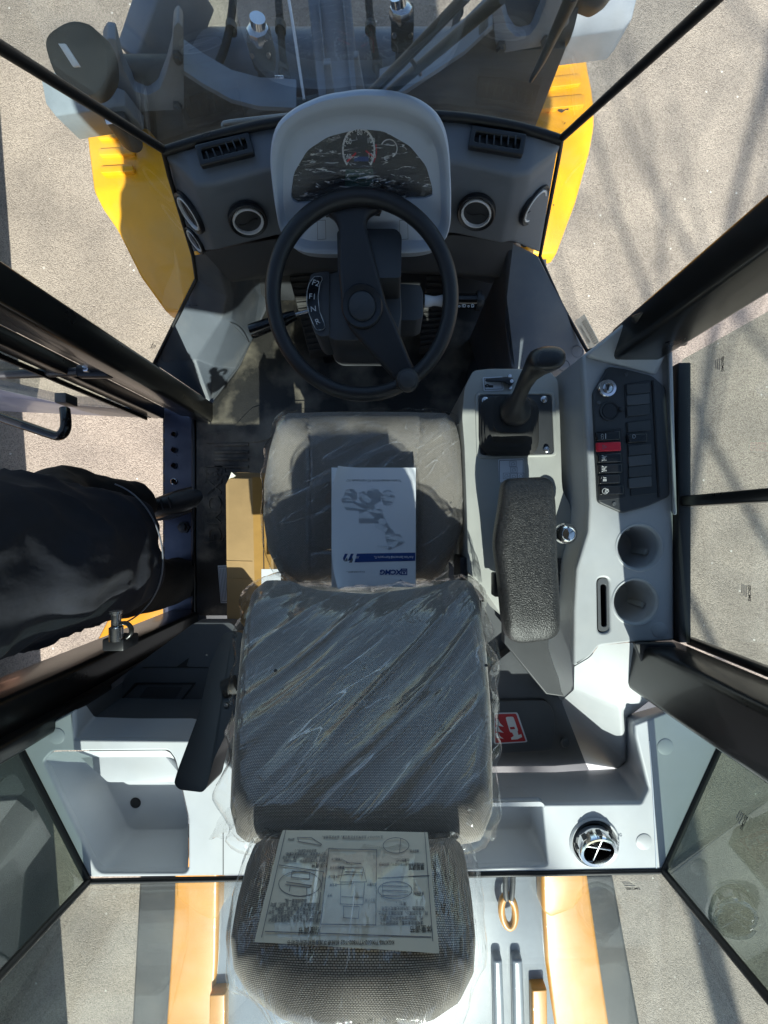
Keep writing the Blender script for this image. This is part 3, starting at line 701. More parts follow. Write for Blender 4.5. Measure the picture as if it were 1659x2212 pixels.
round_vent(facem(415, 458, ga, gc, gb, .008), .028); round_vent(facem(427, 516, ga, gc, gb, .008), .021)
ha, hb, hc = P(1203, 337, .785), P(1143, 397, .79), P(1106, 522, .93)
round_vent(facem(1149, 440, ha, hb, hc, .008), .028); round_vent(facem(1143, 500, ha, hb, hc, .008), .022)
# instrument cowl: rings in a plane that faces the driver
c0, c1 = P(780, 230, .655), P(780, 550, .84)
cn = Vector((1, 0, 0)).cross(c0 - c1).normalized()
if cn.z < 0: cn = -cn
def cp(x, y, off=0.0): return onplane(x, y, c0 + cn * off, cn)
outer = [(581, 350), (584, 305), (598, 266), (636, 234), (700, 207), (780, 195), (850, 198), (905, 215), (945, 245), (964, 282), (972, 330), (976, 420), (975, 485), (966, 518), (945, 540), (905, 550), (780, 552), (690, 553), (650, 548), (620, 531), (602, 497), (590, 430)]
flat = [(607, 440), (608, 370), (614, 336), (641, 288), (703, 264), (773, 257), (858, 267), (919, 291), (944, 325), (952, 380), (955, 480), (945, 512), (925, 528), (780, 531), (660, 530), (632, 515), (614, 485)]
lens = rc([(624, 436), (630, 384), (661, 332), (706, 303), (773, 286), (829, 291), (886, 323), (922, 367), (936, 417), (936, 434), (922, 438), (633, 449)], 10, 3)
cc = (780, 390); NR = 96
O = polar(rc(outer, 22, 4), cc, NR); Fl = polar(rc(flat, 20, 4), cc, NR); Ln = polar(lens, cc, NR)
def lerp2(a, b, t): return [p.lerp(q, t) for p, q in zip(a, b)]
rings = []
rings.append([cp(p.x, p.y, .0) - cn * .0 + (Vector((0, .03, -.10)) if p.y < 400 else Vector((0, .03, -.05))) for p in O])
rings.append([cp(p.x, p.y) - cn * .012 for p in O])
rings.append([cp(p.x, p.y) - cn * .004 for p in lerp2(O, Fl, .04)])
rings.append([cp(p.x, p.y) for p in lerp2(O, Fl, .16)])
rings.append([cp(p.x, p.y) - cn * .001 for p in lerp2(O, Fl, .42)])
rings.append([cp(p.x, p.y) - cn * .005 for p in lerp2(O, Fl, .60)])
rings.append([cp(p.x, p.y) - cn * .018 for p in lerp2(O, Fl, .88)])
rings.append([cp(p.x, p.y) - cn * .022 for p in Fl])
rings.append([cp(p.x, p.y) - cn * .023 for p in lerp2(Fl, Ln, .5)])
rings.append([cp(p.x, p.y) - cn * .023 for p in Ln])
rings.append([cp(p.x, p.y) - cn * .034 for p in Ln])
cowl = loft('instrument_cowl', rings, 'cowl_grey', dash, False, False, smooth=50)
# gauge face, print, lens, film
Lf = [cp(p.x, p.y) - cn * .033 for p in Ln]
prism('gauge_face', Lf, [p - cn * .004 for p in Lf], 'gauge_dark', cowl)
Mg = frame(cp(773, 390) - cn * .0325, (1, 0, 0), cn.cross(Vector((1, 0, 0))))
Mi = Mg.inverted()
def gl_(x, y): q = Mi @ (cp(x, y) - cn * .0325); return (q.x, q.y)
def arc(cx, cy, rx, ry, a0, a1, n=24): return [gl_(cx + rx * math.cos(R(a0 + (a1 - a0) * i / n)), cy - ry * math.sin(R(a0 + (a1 - a0) * i / n))) for i in range(n + 1)]
strokes('speed_dial', [arc(773, 335, 35, 48, -40, 220)], .0032, Mg, 'white_print', cowl)
strokes('dial_ticks', [[gl_(773 + 36 * math.cos(R(a)), 335 - 49 * math.sin(R(a))), gl_(773 + 30 * math.cos(R(a)), 335 - 42 * math.sin(R(a)))] for a in range(-40, 221, 13)], .0012, Mg, 'white_print', cowl)
strokes('engine_dial', [arc(840, 332, 18, 20, -60, 150)], .0018, Mg, 'white_print', cowl)
strokes('dial_red', [arc(773, 335, 39, 50, -30, 12), [gl_(748, 360), gl_(766, 343)], [gl_(790, 338), gl_(808, 352)]], .0026, Mg, 'switch_red', cowl)
for s, x, y in (('80', 775, 297), ('60', 751, 317), ('100', 800, 315), ('40', 751, 350), ('120', 802, 348)):
    q = gl_(x, y); text('dial_number', s, .0105, Mg @ Matrix.Translation((*q, .0002)), 'white_print', cowl)
prism('blue_lamp', [cp(*p) - cn * .0318 for p in ((763, 350), (795, 350), (795, 360), (763, 360))], [cp(*p) - cn * .0328 for p in ((763, 350), (795, 350), (795, 360), (763, 360))], 'ink_blue', cowl)
prism('display', [cp(*p) - cn * .0315 for p in ((744, 377), (805, 377), (807, 420), (742, 420))], [cp(*p) - cn * .0328 for p in ((744, 377), (805, 377), (807, 420), (742, 420))], 'screen_green', cowl)
Lt = [cp(p.x, p.y) - cn * .026 for p in Ln]
# wrinkled protective film over the lens
gx = [];  NXg, NYg = 150, 130; fv = []; ff = []; ok = {}
def inside(x, y):
    c = False; j = len(Ln) - 1
    for i in range(len(Ln)):
        a, b = Ln[i], Ln[j]
        if (a.y > y) != (b.y > y) and x < (b.x - a.x) * (y - a.y) / (b.y - a.y) + a.x: c = not c
        j = i
    return c
for j in range(NYg + 1):
    for i in range(NXg + 1):
        x = 622 + 316 * i / NXg; y = 284 + 166 * j / NYg
        w = abs(noise.noise((x * .022, y * .13, 1.7))) + .5 * abs(noise.noise((x * .05, y * .3, 4.1))) + .5 * noise.noise((x * .02, y * .02, 8))
        fv.append(cp(x, y) - cn * ((.0300 - .0060 * w)))
for j in range(NYg):
    for i in range(NXg):
        x = 622 + 316 * (i + .5) / NXg; y = 284 + 166 * (j + .5) / NYg
        if inside(x, y): k = j * (NXg + 1) + i; ff.append((k, k + 1, k + NXg + 2, k + NXg + 1))
mk('gauge_film', fv, ff, 'gauge_film', cowl, smooth=80)
for xc in (692, 872):
    strokes('blank_outline', [[(a, b) for a, b in [(Mi @ cp(xc - 9, 485)).xy, (Mi @ cp(xc + 9, 484)).xy, (Mi @ cp(xc + 10, 525)).xy, (Mi @ cp(xc - 8, 527)).xy, (Mi @ cp(xc - 9, 485)).xy]]], .0010, Mg @ Matrix.Translation((0, 0, .0115)), 'dash_grey', cowl)
# ================================================================== steering column
scol = thing('steering_column', 'dark column shroud with gear scale behind the steering wheel', 'steering column', P(790, 640, 1.45))
pxprism('column_neck', rc([(728, 500), (738, 494), (856, 494), (868, 508), (866, 600), (730, 600)], 8, 3), .80, 1.05, 'dark_plastic', scol, .010)
hs = pxprism('column_shroud', rc([(694, 598, ), (738, 582), (850, 580), (864, 600), (868, 680), (855, 735), (720, 735), (700, 720)], 10, 3), .875, 1.02, 'charcoal', scol, .012)
pxprism('switch_box', rc([(862, 612), (908, 615), (914, 632), (914, 684), (900, 692), (862, 692)], 6, 3), .91, .99, 'charcoal', scol, .008)
gs = pxprism('gear_housing', rc([(672, 590), (712, 584), (712, 725), (690, 728), (676, 712), (663, 660), (664, 620)], 8, 3), .872, .97, 'charcoal', scol, .010)
go_ = rc([(679, 597), (694, 597), (697, 603), (691, 614), (687, 640), (690, 672), (701, 700), (702, 709), (697, 713), (684, 713), (679, 706), (668, 680), (663, 655), (663, 630), (668, 612)], 5, 3)
gp = pxplate('gear_scale', [go_], .868, 'black_gloss', scol, .004, .0008)
Mz = Matrix.Translation((0, 0, Z(.8678)))
lo_ = [(P(x, y, .8678).x, P(x, y, .8678).y) for x, y in go_]; lo_.append(lo_[0])
strokes('scale_border', [lo_], .0015, Mz, 'white_print', gp)
for s, x, y, a in (('F2', 682, 612, -18), ('F1', 675, 641, -4), ('N', 677, 668, 8), ('R', 686, 695, 22)):
    text('gear_letter', s, .0175, Matrix.Translation(P(x, y, .8676)) @ Matrix.Rotation(R(a), 4, 'Z'), 'white_print', gp)
gl = tube('gear_lever', [P(700, 664, .935), P(660, 674, .935), P(634, 681, .93)], .005, 'steel', scol)
tube('lever_grip', [P(639, 680, .93), P(620, 687, .93), P(614, 690, .93)], [.010, .014, .014], 'black_gloss', gl)
tube('lever_knob', [P(618, 690, .93), P(580, 702, .93), P(548, 714, .93), P(541, 716, .93)], [.0135, .0155, .0165, .0155], 'black_gloss', gl, smooth_path=False)
sk = tube('indicator_stalk', [P(910, 652, .94), P(960, 650, .94)], .008, 'black_plastic', scol)
tube('stalk_wrap', [P(917, 651, .94), P(925, 651, .94), P(940, 650, .94), P(955, 650, .94)], [.0145, .0135, .009, .0135], 'label_white', sk)
tube('stalk_grip', [P(958, 650, .935), P(1030, 650, .93)], .0165, 'black_gloss', sk)
tube('stalk_collar', [P(1028, 650, .93), P(1036, 650, .93)], .0215, 'black_plastic', sk)
tube('stalk_button', [P(1034, 650, .93), P(1044, 650, .93)], .0125, 'dark_plastic', sk)
text('stalk_symbols', 'o ID o D', .0105, Matrix.Translation(P(1007, 661, .915)), 'white_print', sk)
# ================================================================== steering wheel
T_ = 13.4; dc = .80; Rw = .2008; rr_ = .0158
wc = Vector((P(782, 650, dc).x, .578 * dc, Z(dc)))
wn_ = Vector((0, -math.sin(R(T_)), math.cos(R(T_)))); wy = Vector((0, math.cos(R(T_)), math.sin(R(T_))))
Mw = frame(wc, (1, 0, 0), wy)
swheel = thing('steering_wheel', 'black two spoke steering wheel with round hub cap', 'steering wheel', wc)
v = []; f = []; n1, n2 = 96, 18
for i in range(n1):
    a = 2 * math.pi * i / n1
    for j in range(n2):
        b = 2 * math.pi * j / n2; rad = Rw - rr_ + rr_ * math.cos(b) * 1.0
        v.append(Mw @ Vector((rad * math.cos(a), rad * math.sin(a), rr_ * 1.0 * math.sin(b))))
for i in range(n1):
    for j in range(n2): f.append((i * n2 + j, ((i + 1) % n1) * n2 + j, ((i + 1) % n1) * n2 + (j + 1) % n2, i * n2 + (j + 1) % n2))
mk('rim', v, f, 'wheel_rubber', swheel, smooth=80)
sp = rc([(690, 449), (722, 470), (731, 490), (730, 574), (737, 650), (752, 705), (800, 762), (846, 812), (858, 832), (902, 805), (888, 780), (858, 705), (835, 655), (811, 562), (790, 482), (796, 463), (830, 446), (760, 430)], 10, 4)
sv = [];
Mwi = Mw.inverted()
spl = []
for x, y in sp:
    q = Mwi @ onplane(x, y, wc - wn_ * .006, wn_); spl.append((q.x, q.y))
plate('spoke', [spl], 'wheel_rubber', swheel, Mw @ Matrix.Translation((0, 0, -.004)), .024, .0085)
hc_ = Mwi @ onplane(782, 662, wc - wn_ * .002, wn_)
Mh = Mw @ Matrix.Translation((hc_.x, hc_.y, -.004))
hub = lathe('hub_cap', [(.043, -.04), (.043, .004), (.0405, .007), (.030, .0045), (.028, .003)], 'black_plastic', swheel, Mh, 48, close=False)
lathe('horn_button', [(.0283, .001), (.0283, .005), (.026, .0078), (.015, .0100), (.0005, .0108)], 'dark_plastic', hub, Mh, 48)
kc = Mwi @ onplane(880, 822, wc + wn_ * .03, wn_)
Mk = Mw @ Matrix.Translation((kc.x, kc.y, 0))
kb = lathe('spinner_knob', [(.009, -.01), (.009, .012), (.018, .016), (.0235, .024), (.0245, .033), (.022, .042), (.016, .046), (.0005, .047)], 'wheel_rubber', swheel, Mk, 36)
lathe('knob_cap', [(.0165, .0455), (.0165, .0475), (.0145, .0485), (.0005, .0488)], 'dark_plastic', kb, Mk, 32)
# ================================================================== pedals
def pedal(name, label, quad, dd, ribs, cat='pedal', tilt=.0):
    t = thing(name, label, cat, P(quad[2][0], quad[2][1], 1.455))
    tp = [P(x, y, d) for (x, y), d in zip(quad, dd)]
    bt = [p - Vector((0, .010, .022)) for p in tp]
    prism('pedal_pad', tp, bt, 'black_rubber', t, .004)
    for i in range(ribs):
        s = (i + .5) / ribs; w = .012
        a = tp[0].lerp(tp[3], s); b = tp[1].lerp(tp[2], s); e = (tp[3] - tp[0]) * (.32 / ribs); n = (tp[1] - tp[0]).cross(tp[3] - tp[0]).normalized()
        if n.z < 0: n = -n
        q = [a - e, b - e, b + e, a + e]; q = [p.lerp(sum(q, Vector()) / 4, .04) for p in q]
        prism('tread_rib', [p + n * .006 for p in q], [p - n * .002 for p in q], 'black_rubber', t, .0015, 1)
    prism('pedal_arm', [tp[2].lerp(tp[3], .3), tp[2].lerp(tp[3], .6), tp[0].lerp(tp[1], .5)], [Vector((p.x, p.y, Z(1.458))) for p in (tp[2].lerp(tp[3], .3), tp[2].lerp(tp[3], .6), tp[0].lerp(tp[1], .5))], 'black_plastic', t)
    return t
bp_ = pedal('brake_pedal', 'broad ribbed black brake pedal left of the steering column', [(624, 594), (692, 590), (728, 755), (668, 764)], (1.22, 1.22, 1.36, 1.36), 13)
pedal('accelerator_pedal', 'narrow ribbed black pedal right of the steering column', [(921, 592), (962, 594), (953, 750), (905, 755)], (1.22, 1.22, 1.36, 1.36), 13)
# ================================================================== operator seat
seat = thing('operator_seat', 'grey woven operator seat with cushion, backrest and headrest still in clear plastic', 'seat', P(790, 1110, 1.455))
X0 = P(788, 1100, .93).x
# cushion
Mc = Matrix.Translation((0, 0, Z(.915)))
co_px = [(618, 888), (700, 884), (880, 884), (968, 888), (985, 905), (1000, 960), (1008, 1040), (1004, 1130), (985, 1190), (955, 1245), (930, 1262), (640, 1268), (600, 1240), (575, 1190), (565, 1120), (566, 1040), (578, 970), (596, 905)]
co = [(P(x, y, .93).x, P(x, y, .93).y) for x, y in co_px]
xc = P(787, 0, .93).x
def sm(t): t = max(0, min(1, t)); return t * t * (3 - 2 * t)
def zc(x, y):
    a = abs(x - xc); h = .016 * sm((a - .12) / .07)
    h -= .006 * math.exp(-((a - .128 - .10 * max(0, y - .17)) / .0035) ** 2)
    fy = P(0, 1190, .93).y; h -= .006 * math.exp(-((y - fy) / .0035) ** 2) * (1 if a < .13 else 0)
    h += -.02 * sm((y - .20) / .09)
    return h
cush = dome('seat_cushion', co, Mc, 'weave', seat, .11, .038, .006, zc, n=144, rings=30)
# clear plastic bag over the cushion
def wrink(amp, sx, sy, ang, seed, edge=.012):
    ca, sa = math.cos(R(ang)), math.sin(R(ang))
    def fn(x, y, z, s):
        u = (x * ca + y * sa) * sx; w = (-x * sa + y * ca) * sy
        h = 1 - abs(noise.noise((u, w, seed))) * 2.2; h = max(0, h) ** 3
        h2 = noise.noise((u * 2.3 + 5, w * 2.1, seed + 3))
        o = Vector((0, 0, amp * (.35 + h + .35 * h2)))
        if s > .95:
            k = noise.noise((x * 30, y * 30, seed)); o += Vector((noise.noise((x * 22, y * 22, 3 + seed)), noise.noise((x * 22, y * 22, 9 + seed)), .4 * k)) * edge
        return o
    return fn
def grow(o, k):
    c = sum((Vector(p) for p in o), Vector((0, 0))) / len(o)
    return [tuple(c + (Vector(p) - c) * (1 + k / (Vector(p) - c).length)) for p in o]
dome('cushion_film', grow(co, .008), Mc @ Matrix.Translation((0, 0, .003)), 'seat_film', seat, .11, .04, .006, zc, n=180, rings=60, back=False, disp=wrink(.0035, 3, 16, 32, 2.2))
# backrest
b0, b1 = P(800, 1250, .865), P(800, 1790, .52)
bn = (b1 - b0).cross(Vector((1, 0, 0))).normalized()
if bn.y < 0: bn = -bn
Mb = frame(b0, (-1, 0, 0), b1 - b0); Mbi = Mb.inverted()
def bl(x, y): q = Mbi @ onplane(x, y, b0, bn); return (q.x, q.y)
bo_px = [(566, 1256), (620, 1250), (690, 1268), (800, 1276), (900, 1262), (985, 1248), (1024, 1256), (1040, 1290), (1055, 1400), (1066, 1520), (1070, 1640), (1072, 1740), (1050, 1795), (980, 1808), (800, 1812), (560, 1806), (500, 1795), (486, 1740), (492, 1620), (502, 1500), (516, 1380), (540, 1280)]
bo = [bl(*p) for p in bo_px]
bxc = bl(788, 1500)[0]; bh = bl(788, 1800)[1]
def zb(x, y):
    a = abs(x - bxc); h = .022 * sm((a - .13) / .09) * (1 - .5 * y / bh)
    h -= .004 * math.exp(-((a - .15) / .004) ** 2) * (1 if y < .12 else 0)
    h += .018 * math.exp(-((y - .10) / .09) ** 2)
    return h
back = dome('backrest', bo, Mb, 'weave', seat, .09, .032, .008, zb, n=160, rings=34)
dome('backrest_film', grow(bo, .012), Mb @ Matrix.Translation((0, 0, .004)), 'back_film', seat, .08, .034, .008, zb, n=200, rings=70, back=False, disp=wrink(.0050, 1.8, 16, 44, 6.1, .022))
for x, y in ((595, 1448), (1050, 1437)):   # stitched buttons of the bag seam
    q = onplane(x, y, b0 + bn * .034, bn); lathe('stitch_mark', [(.003, 0), (.003, .001), (.0005, .001)], 'ink_black', back, frame(q, (1, 0, 0), b1 - b0), 6)
# loose lower bag ends on both sides of the backrest top
def rag(name, pts, m, parent):
    v = []; f = []; c = sum(pts, Vector()) / len(pts)
    n = len(pts); v = [c + Vector((0, 0, .012))] + pts
    for i in range(n): f.append((0, 1 + i, 1 + (i + 1) % n))
    bm = bmesh.new(); vs = [bm.verts.new(p) for p in v]
    for q in f: bm.faces.new([vs[i] for i in q])
    bmesh.ops.subdivide_edges(bm, edges=bm.edges[:], cuts=5, use_grid_fill=True)
    for w in bm.verts: w.co += Vector((noise.noise(w.co * 50), noise.noise(w.co * 50 + Vector((7, 0, 0))), noise.noise(w.co * 60 + Vector((0, 5, 0))))) * .007
    me = bpy.data.meshes.new(name); bm.to_mesh(me); bm.free(); return link(name, me, m, parent, 25)
rag('bag_end', [P(*q) for q in ((490, 1740, .56), (470, 1780, .555), (452, 1806, .555), (490, 1808, .545), (545, 1812, .53), (552, 1765, .53))], 'bag_film' if 'bag_film' in MATS else film_mat('bag_film', (40, 30, 40), .9, .10), seat)
rag('bag_end', [P(*q) for q in ((1062, 1720, .555), (1078, 1770, .555), (1072, 1812, .555), (1035, 1806, .545), (1000, 1800, .53), (1010, 1750, .53))], 'bag_film', seat)
rag('bag_end', [P(*q) for q in ((1062, 1330, .80), (1080, 1420, .77), (1076, 1560, .70), (1070, 1640, .66), (1060, 1560, .69), (1056, 1440, .75))], 'bag_film', seat)
# headrest
h0, h1 = P(780, 1800, .50), P(780, 2190, .372)
hn = (h1 - h0).cross(Vector((1, 0, 0))).normalized()
if hn.y < 0: hn = -hn
Mhd = frame(h0, (-1, 0, 0), h1 - h0); Mhdi = Mhd.inverted()
def hl(x, y): q = Mhdi @ onplane(x, y, h0, hn); return (q.x, q.y)
ho_px = [(560, 1792), (700, 1800), (780, 1803), (880, 1798), (985, 1790), (1004, 1806), (1016, 1860), (1026, 1930), (1034, 2010), (1030, 2080), (1000, 2140), (940, 2180), (860, 2200), (700, 2206), (600, 2180), (525, 2130), (492, 2075), (486, 2010), (500, 1930), (522, 1850), (540, 1806)]
ho = [hl(*p) for p in ho_px]
def zh(x, y): return -.06 * sm((y - .07) / .10) * sm((y - .07) / .10)
head = dome('headrest', ho, Mhd, 'weave', seat, .075, .030, .012, None, n=144, rings=26)
dome('headrest_film', grow(ho, .010), Mhd @ Matrix.Translation((0, 0, .004)), 'head_film', seat, .07, .032, .013, None, n=180, rings=50, back=False, disp=wrink(.003, 18, 4, 0, 3.3, .016))
for xx in (-.05, .05):
    tube('headrest_rod', [h0 + Vector((X0 * 0 + P(785, 0, .5).x + xx, -.02, .02)), Vector((P(785, 0, .5).x + xx, b1.y - .03, b1.z - .10))], .006, 'steel', seat)
# seat base
box('seat_pan', (X0, .02, Z(1.06)), (.44, .44, .06), 'black_plastic', seat, .015)
box('suspension', (X0, .0, Z(1.21)), (.38, .40, .26), 'black_rubber', seat, .02)
for k in range(4): box('suspension_fold', (X0, .0, Z(1.13 + .06 * k)), (.41, .43, .022), 'black_rubber', seat, .01)
box('seat_plinth', (X0, 0, Z(1.395)), (.42, .46, .13), 'charcoal', seat, .012)
for s in (-1, 1): box('seat_rail', (X0 + s * .17, .02, Z(1.32)), (.035, .46, .03), 'frame_dark', seat, .004)
box('tilt_bracket', (X0 + .235, -.13, Z(.95)), (.02, .10, .10), 'black_plastic', seat, .006)
bk = box('seat_label', P(586, 1246, 1.0), (.05, .04, .003), 'label_white', seat, 0)
# folded left armrest
ap = [(506, 1362), (532, 1370), (548, 1440), (520, 1520), (462, 1640), (447, 1700), (438, 1712), (386, 1706), (375, 1692), (385, 1660), (430, 1540), (452, 1440), (470, 1400), (480, 1370)]
apn = rc(ap, 10, 3); d_ = lambda x, y: .80 - .20 * (y - 1362) / 350
at = [P(x, y, d_(x, y)) for x, y in apn]; ab = [p + Vector((.0, -.012, -.055)) for p in at]
arm = prism('left_armrest', at, ab, 'black_plastic', seat, .012, 4)
sl_ = rc([(500, 1450), (520, 1440), (512, 1500), (490, 1545), (478, 1545), (482, 1500)], 6, 3)
prism('adjuster_well', [P(x, y, d_(x, y) - .0015) for x, y in sl_], [P(x, y, d_(x, y) + .004) for x, y in sl_], 'seal', arm)
tube('adjuster_wheel', [P(485, 1490, .722), P(512, 1478, .726)], .018, 'black_rubber', arm)
lathe('adjuster_screw', [(.004, 0), (.004, .004), (.001, .004)], 'steel', arm, Matrix.Translation(P(490, 1522, .70)), 10)

# ================================================================== service manual on the cushion
MZ = Z(.876)
man = thing('service_manual', 'white and blue printed spare parts manual lying on the seat cushion', 'manual', P(806, 1140, .885))
# text reads from the front: x to the left, y towards the rear... frame turned half round
mo = P(806, 1140, .878)
Mm = frame(mo, (-1, 0, 0), (0, -1, 0))
Mmi = Mm.inverted()
def ml(x, y): q = Mmi @ P(x, y, .878); return (q.x, q.y)
mw0, mh0 = ml(898, 1268); mw1, mh1 = ml(716, 1010)
mw0, mw1 = min(mw0, mw1), max(mw0, mw1); mh0, mh1 = min(mh0, mh1), max(mh0, mh1)
def leaf(name, x0, x1, y0, y1, z, m, curl=0.0, parent=man, nx=14, ny=22, th=.0006):
    v = []; f = []
    for j in range(ny + 1):
        for i in range(nx + 1):
            x = x0 + (x1 - x0) * i / nx; y = y0 + (y1 - y0) * j / ny; zz = z
            if curl:
                u = (x - x0) / (x1 - x0); w = j / ny
                zz += curl * (max(0, u - .55) / .45) ** 2 * (.25 + 1.0 * abs(2 * w - 1) ** 2) + .0012 * math.sin(w * 7 + u * 3)
                x -= curl * .75 * (max(0, u - .7) / .3) ** 2 * abs(2 * w - 1) ** 3
            v.append(Mm @ Vector((x, y, zz)))
    for j in range(ny):
        for i in range(nx): k = j * (nx + 1) + i; f.append((k, k + 1, k + nx + 2, k + nx + 1))
    return mk(name, v, f, m, parent, smooth=60)
box('page_block', ((mw0 + mw1) / 2, (mh0 + mh1) / 2, -.006), (mw1 - mw0, mh1 - mh0, .012), 'paper', man, .0006, Mm)
cov = leaf('cover', mw0, mw1 - .0015, mh0 + .0005, mh1 - .0005, .0012, 'paper', .024)
def czf(x, y):
    u = (x - mw0) / (mw1 - mw0); w = (y - mh0) / (mh1 - mh0)
    return .0012 + .024 * (max(0, u - .55) / .45) ** 2 * (.25 + abs(2 * w - 1) ** 2) + .0012 * math.sin(w * 7 + u * 3)
def drape(o, lift=.0005):          # lay a flat print on the curled cover
    for vv in o.data.vertices:
        q = Mmi @ vv.co; vv.co = Mm @ Vector((q.x, q.y, czf(q.x, q.y) + lift + max(0, q.z) * .2))
    return o
def poly(name, px, m, parent, cuts=3):
    pts = [ml(*p) for p in px]
    o = plate(name, [pts], m, parent, Mm, .0002)
    bm = bmesh.new(); bm.from_mesh(o.data); bmesh.ops.triangulate(bm, faces=bm.faces[:])
    bmesh.ops.subdivide_edges(bm, edges=bm.edges[:], cuts=cuts); bm.to_mesh(o.data); bm.free(); return drape(o)
# D-pixels measured on the photograph (half-turned cover)
def z7(x, y): return (685.7 + x * .1488, 987.4 + y * .1488)
band = poly('title_band', [z7(x, y) for x, y in ((1420, 1386), (575, 1400), (540, 1525), (1420, 1505))], 'ink_blue', cov, 6)
for k in range(2):
    poly('stripe', [z7(x - 85 * k, y) for x, y in ((530, 1400), (490, 1400), (445, 1500), (485, 1500))], 'ink_blue', cov)
for k in range(3):
    poly('grey_stripe', [z7(x - 75 * k, y) for x, y in ((510, 1450), (460, 1528), (505, 1528), (520, 1490))], 'ink_mid', cov)
def mtext(name, s, zx, zy, size, m, **k):
    q = ml(*z7(zx, zy)); o = text(name, s, size, Mm @ Matrix.Translation((*q, .0004)), m, cov, **k); return drape(o, .0007)
mtext('band_title', 'Альбом Запчастей Колесного Погрузчика XC938', 970, 1450, .0072, 'white_print', bold=.00008, xs=.78)
mtext('maker_line', 'Технико-механическое АО корпорации XCMG', 800, 342, .0070, 'ink_mid', xs=.84)
mtext('part_number', 'P/N:XUG00938EPEC00091 1', 520, 1660, .0050, 'ink_mid', xs=.9)
mtext('maker_name', 'XCMG', 1065, 1665, .0150, 'ink_blue', bold=.0007, xs=1.12, shear=.12)
q = ml(*z7(1257, 1664)); s_ = .0125
drape(strokes('maker_emblem', [[(q[0] - s_ / 2, q[1] - s_ / 2), (q[0] + s_ / 2, q[1] - s_ / 2), (q[0] + s_ / 2, q[1] + s_ / 2), (q[0] - s_ / 2, q[1] + s_ / 2), (q[0] - s_ / 2, q[1] - s_ / 2)],
       [(q[0] - s_ * .28, q[1] - s_ * .22), (q[0] + s_ * .28, q[1] - s_ * .22), (q[0], q[1] + s_ * .28), (q[0] - s_ * .28, q[1] - s_ * .22)]], .0022, Mm, 'ink_blue', cov), .0006)
# pale silhouette of a loader on the cover
sil = [[(400, 470), (520, 465), (575, 520), (580, 600), (520, 680), (440, 670), (345, 620), (400, 540)],
       [(610, 520), (650, 495), (690, 500), (830, 690), (700, 700), (610, 620)],
       [(735, 480), (800, 450), (880, 470), (930, 530), (920, 640), (820, 690), (700, 560)],
       [(930, 540), (980, 480), (1060, 480), (1120, 560), (1110, 650), (1050, 700), (960, 690), (935, 620)],
       [(345, 620), (830, 700), (830, 760), (600, 775), (420, 770)],
       [(610, 750), (820, 740), (940, 760), (960, 850), (1040, 1000), (1130, 1110), (1200, 1120), (1280, 1240), (1040, 1350), (990, 1180), (990, 1100), (840, 1020), (830, 960), (600, 960)],
       [(870, 1280), (1000, 1290), (1040, 1340), (870, 1300)]]
for pxs in sil: poly('loader_print', [z7(*p) for p in pxs], 'ink_pale' if 'ink_pale' in MATS else mat('ink_pale', (.66, .69, .73), .6), cov, 2)

# ================================================================== instruction sheet under the headrest film
Ms0 = onplane(746, 1926, h0 + hn * .0155, hn)
sheet = thing('instruction_sheet', 'cream instruction sheet with drawings tucked under the headrest plastic', 'sheet', Ms0)
Ms = frame(Ms0, (-1, 0, 0), h1 - h0); Msi = Ms.inverted()
def sl2(x, y): q = Msi @ onplane(x, y, h0 + hn * .0155, hn); return (q.x, q.y)
def zs(x, y): q = Msi @ h0; return 0
crn = [sl2(*p) for p in ((610, 1790), (924, 1794), (949, 2060), (549, 2034))]
v = []; f = []; nn = 16
A, B, C_, D_ = [Vector(c) for c in crn]
for j in range(nn + 1):
    for i in range(nn + 1):
        q = A.lerp(B, i / nn).lerp(D_.lerp(C_, i / nn), j / nn); zz = .0010 * math.sin(j * .7 + i * .25)
        if j < 3: zz -= .004 * ((3 - j) / 3) ** 2
        v.append(Ms @ Vector((q.x, q.y, zz)))
for j in range(nn):
    for i in range(nn): k = j * (nn + 1) + i; f.append((k, k + 1, k + nn + 2, k + nn + 1))
sh = mk('paper', v, f, 'sheet_paper', sheet, smooth=60)
Mp = Ms @ Matrix.Translation((0, 0, .0014))
def z3(x, y): return sl2(438.8 + x * .3968, 1755.4 + y * .3968)
strokes('frame_line', [[z3(340, 650), z3(1240, 680)], [z3(452, 95), z3(320, 680)], [z3(1205, 100), z3(1250, 700)], [z3(415, 288), z3(655, 325)], [z3(952, 360), z3(1230, 345)],
        [z3(685, 200), z3(945, 205), z3(940, 615), z3(640, 610), z3(685, 200)], [z3(655, 325), z3(620, 600)]], .0008, Mp, 'ink_mid', sheet)
def ell(cx, cy, rx, ry): return [z3(cx + rx * math.cos(i / 24 * 6.2832), cy + ry * math.sin(i / 24 * 6.2832)) for i in range(25)]
for e_ in (ell(527, 390, 115, 68), ell(1045, 425, 92, 48), ell(1050, 182, 70, 42)): strokes('detail_circle', [e_], .0007, Mp, 'ink_mid', sheet)
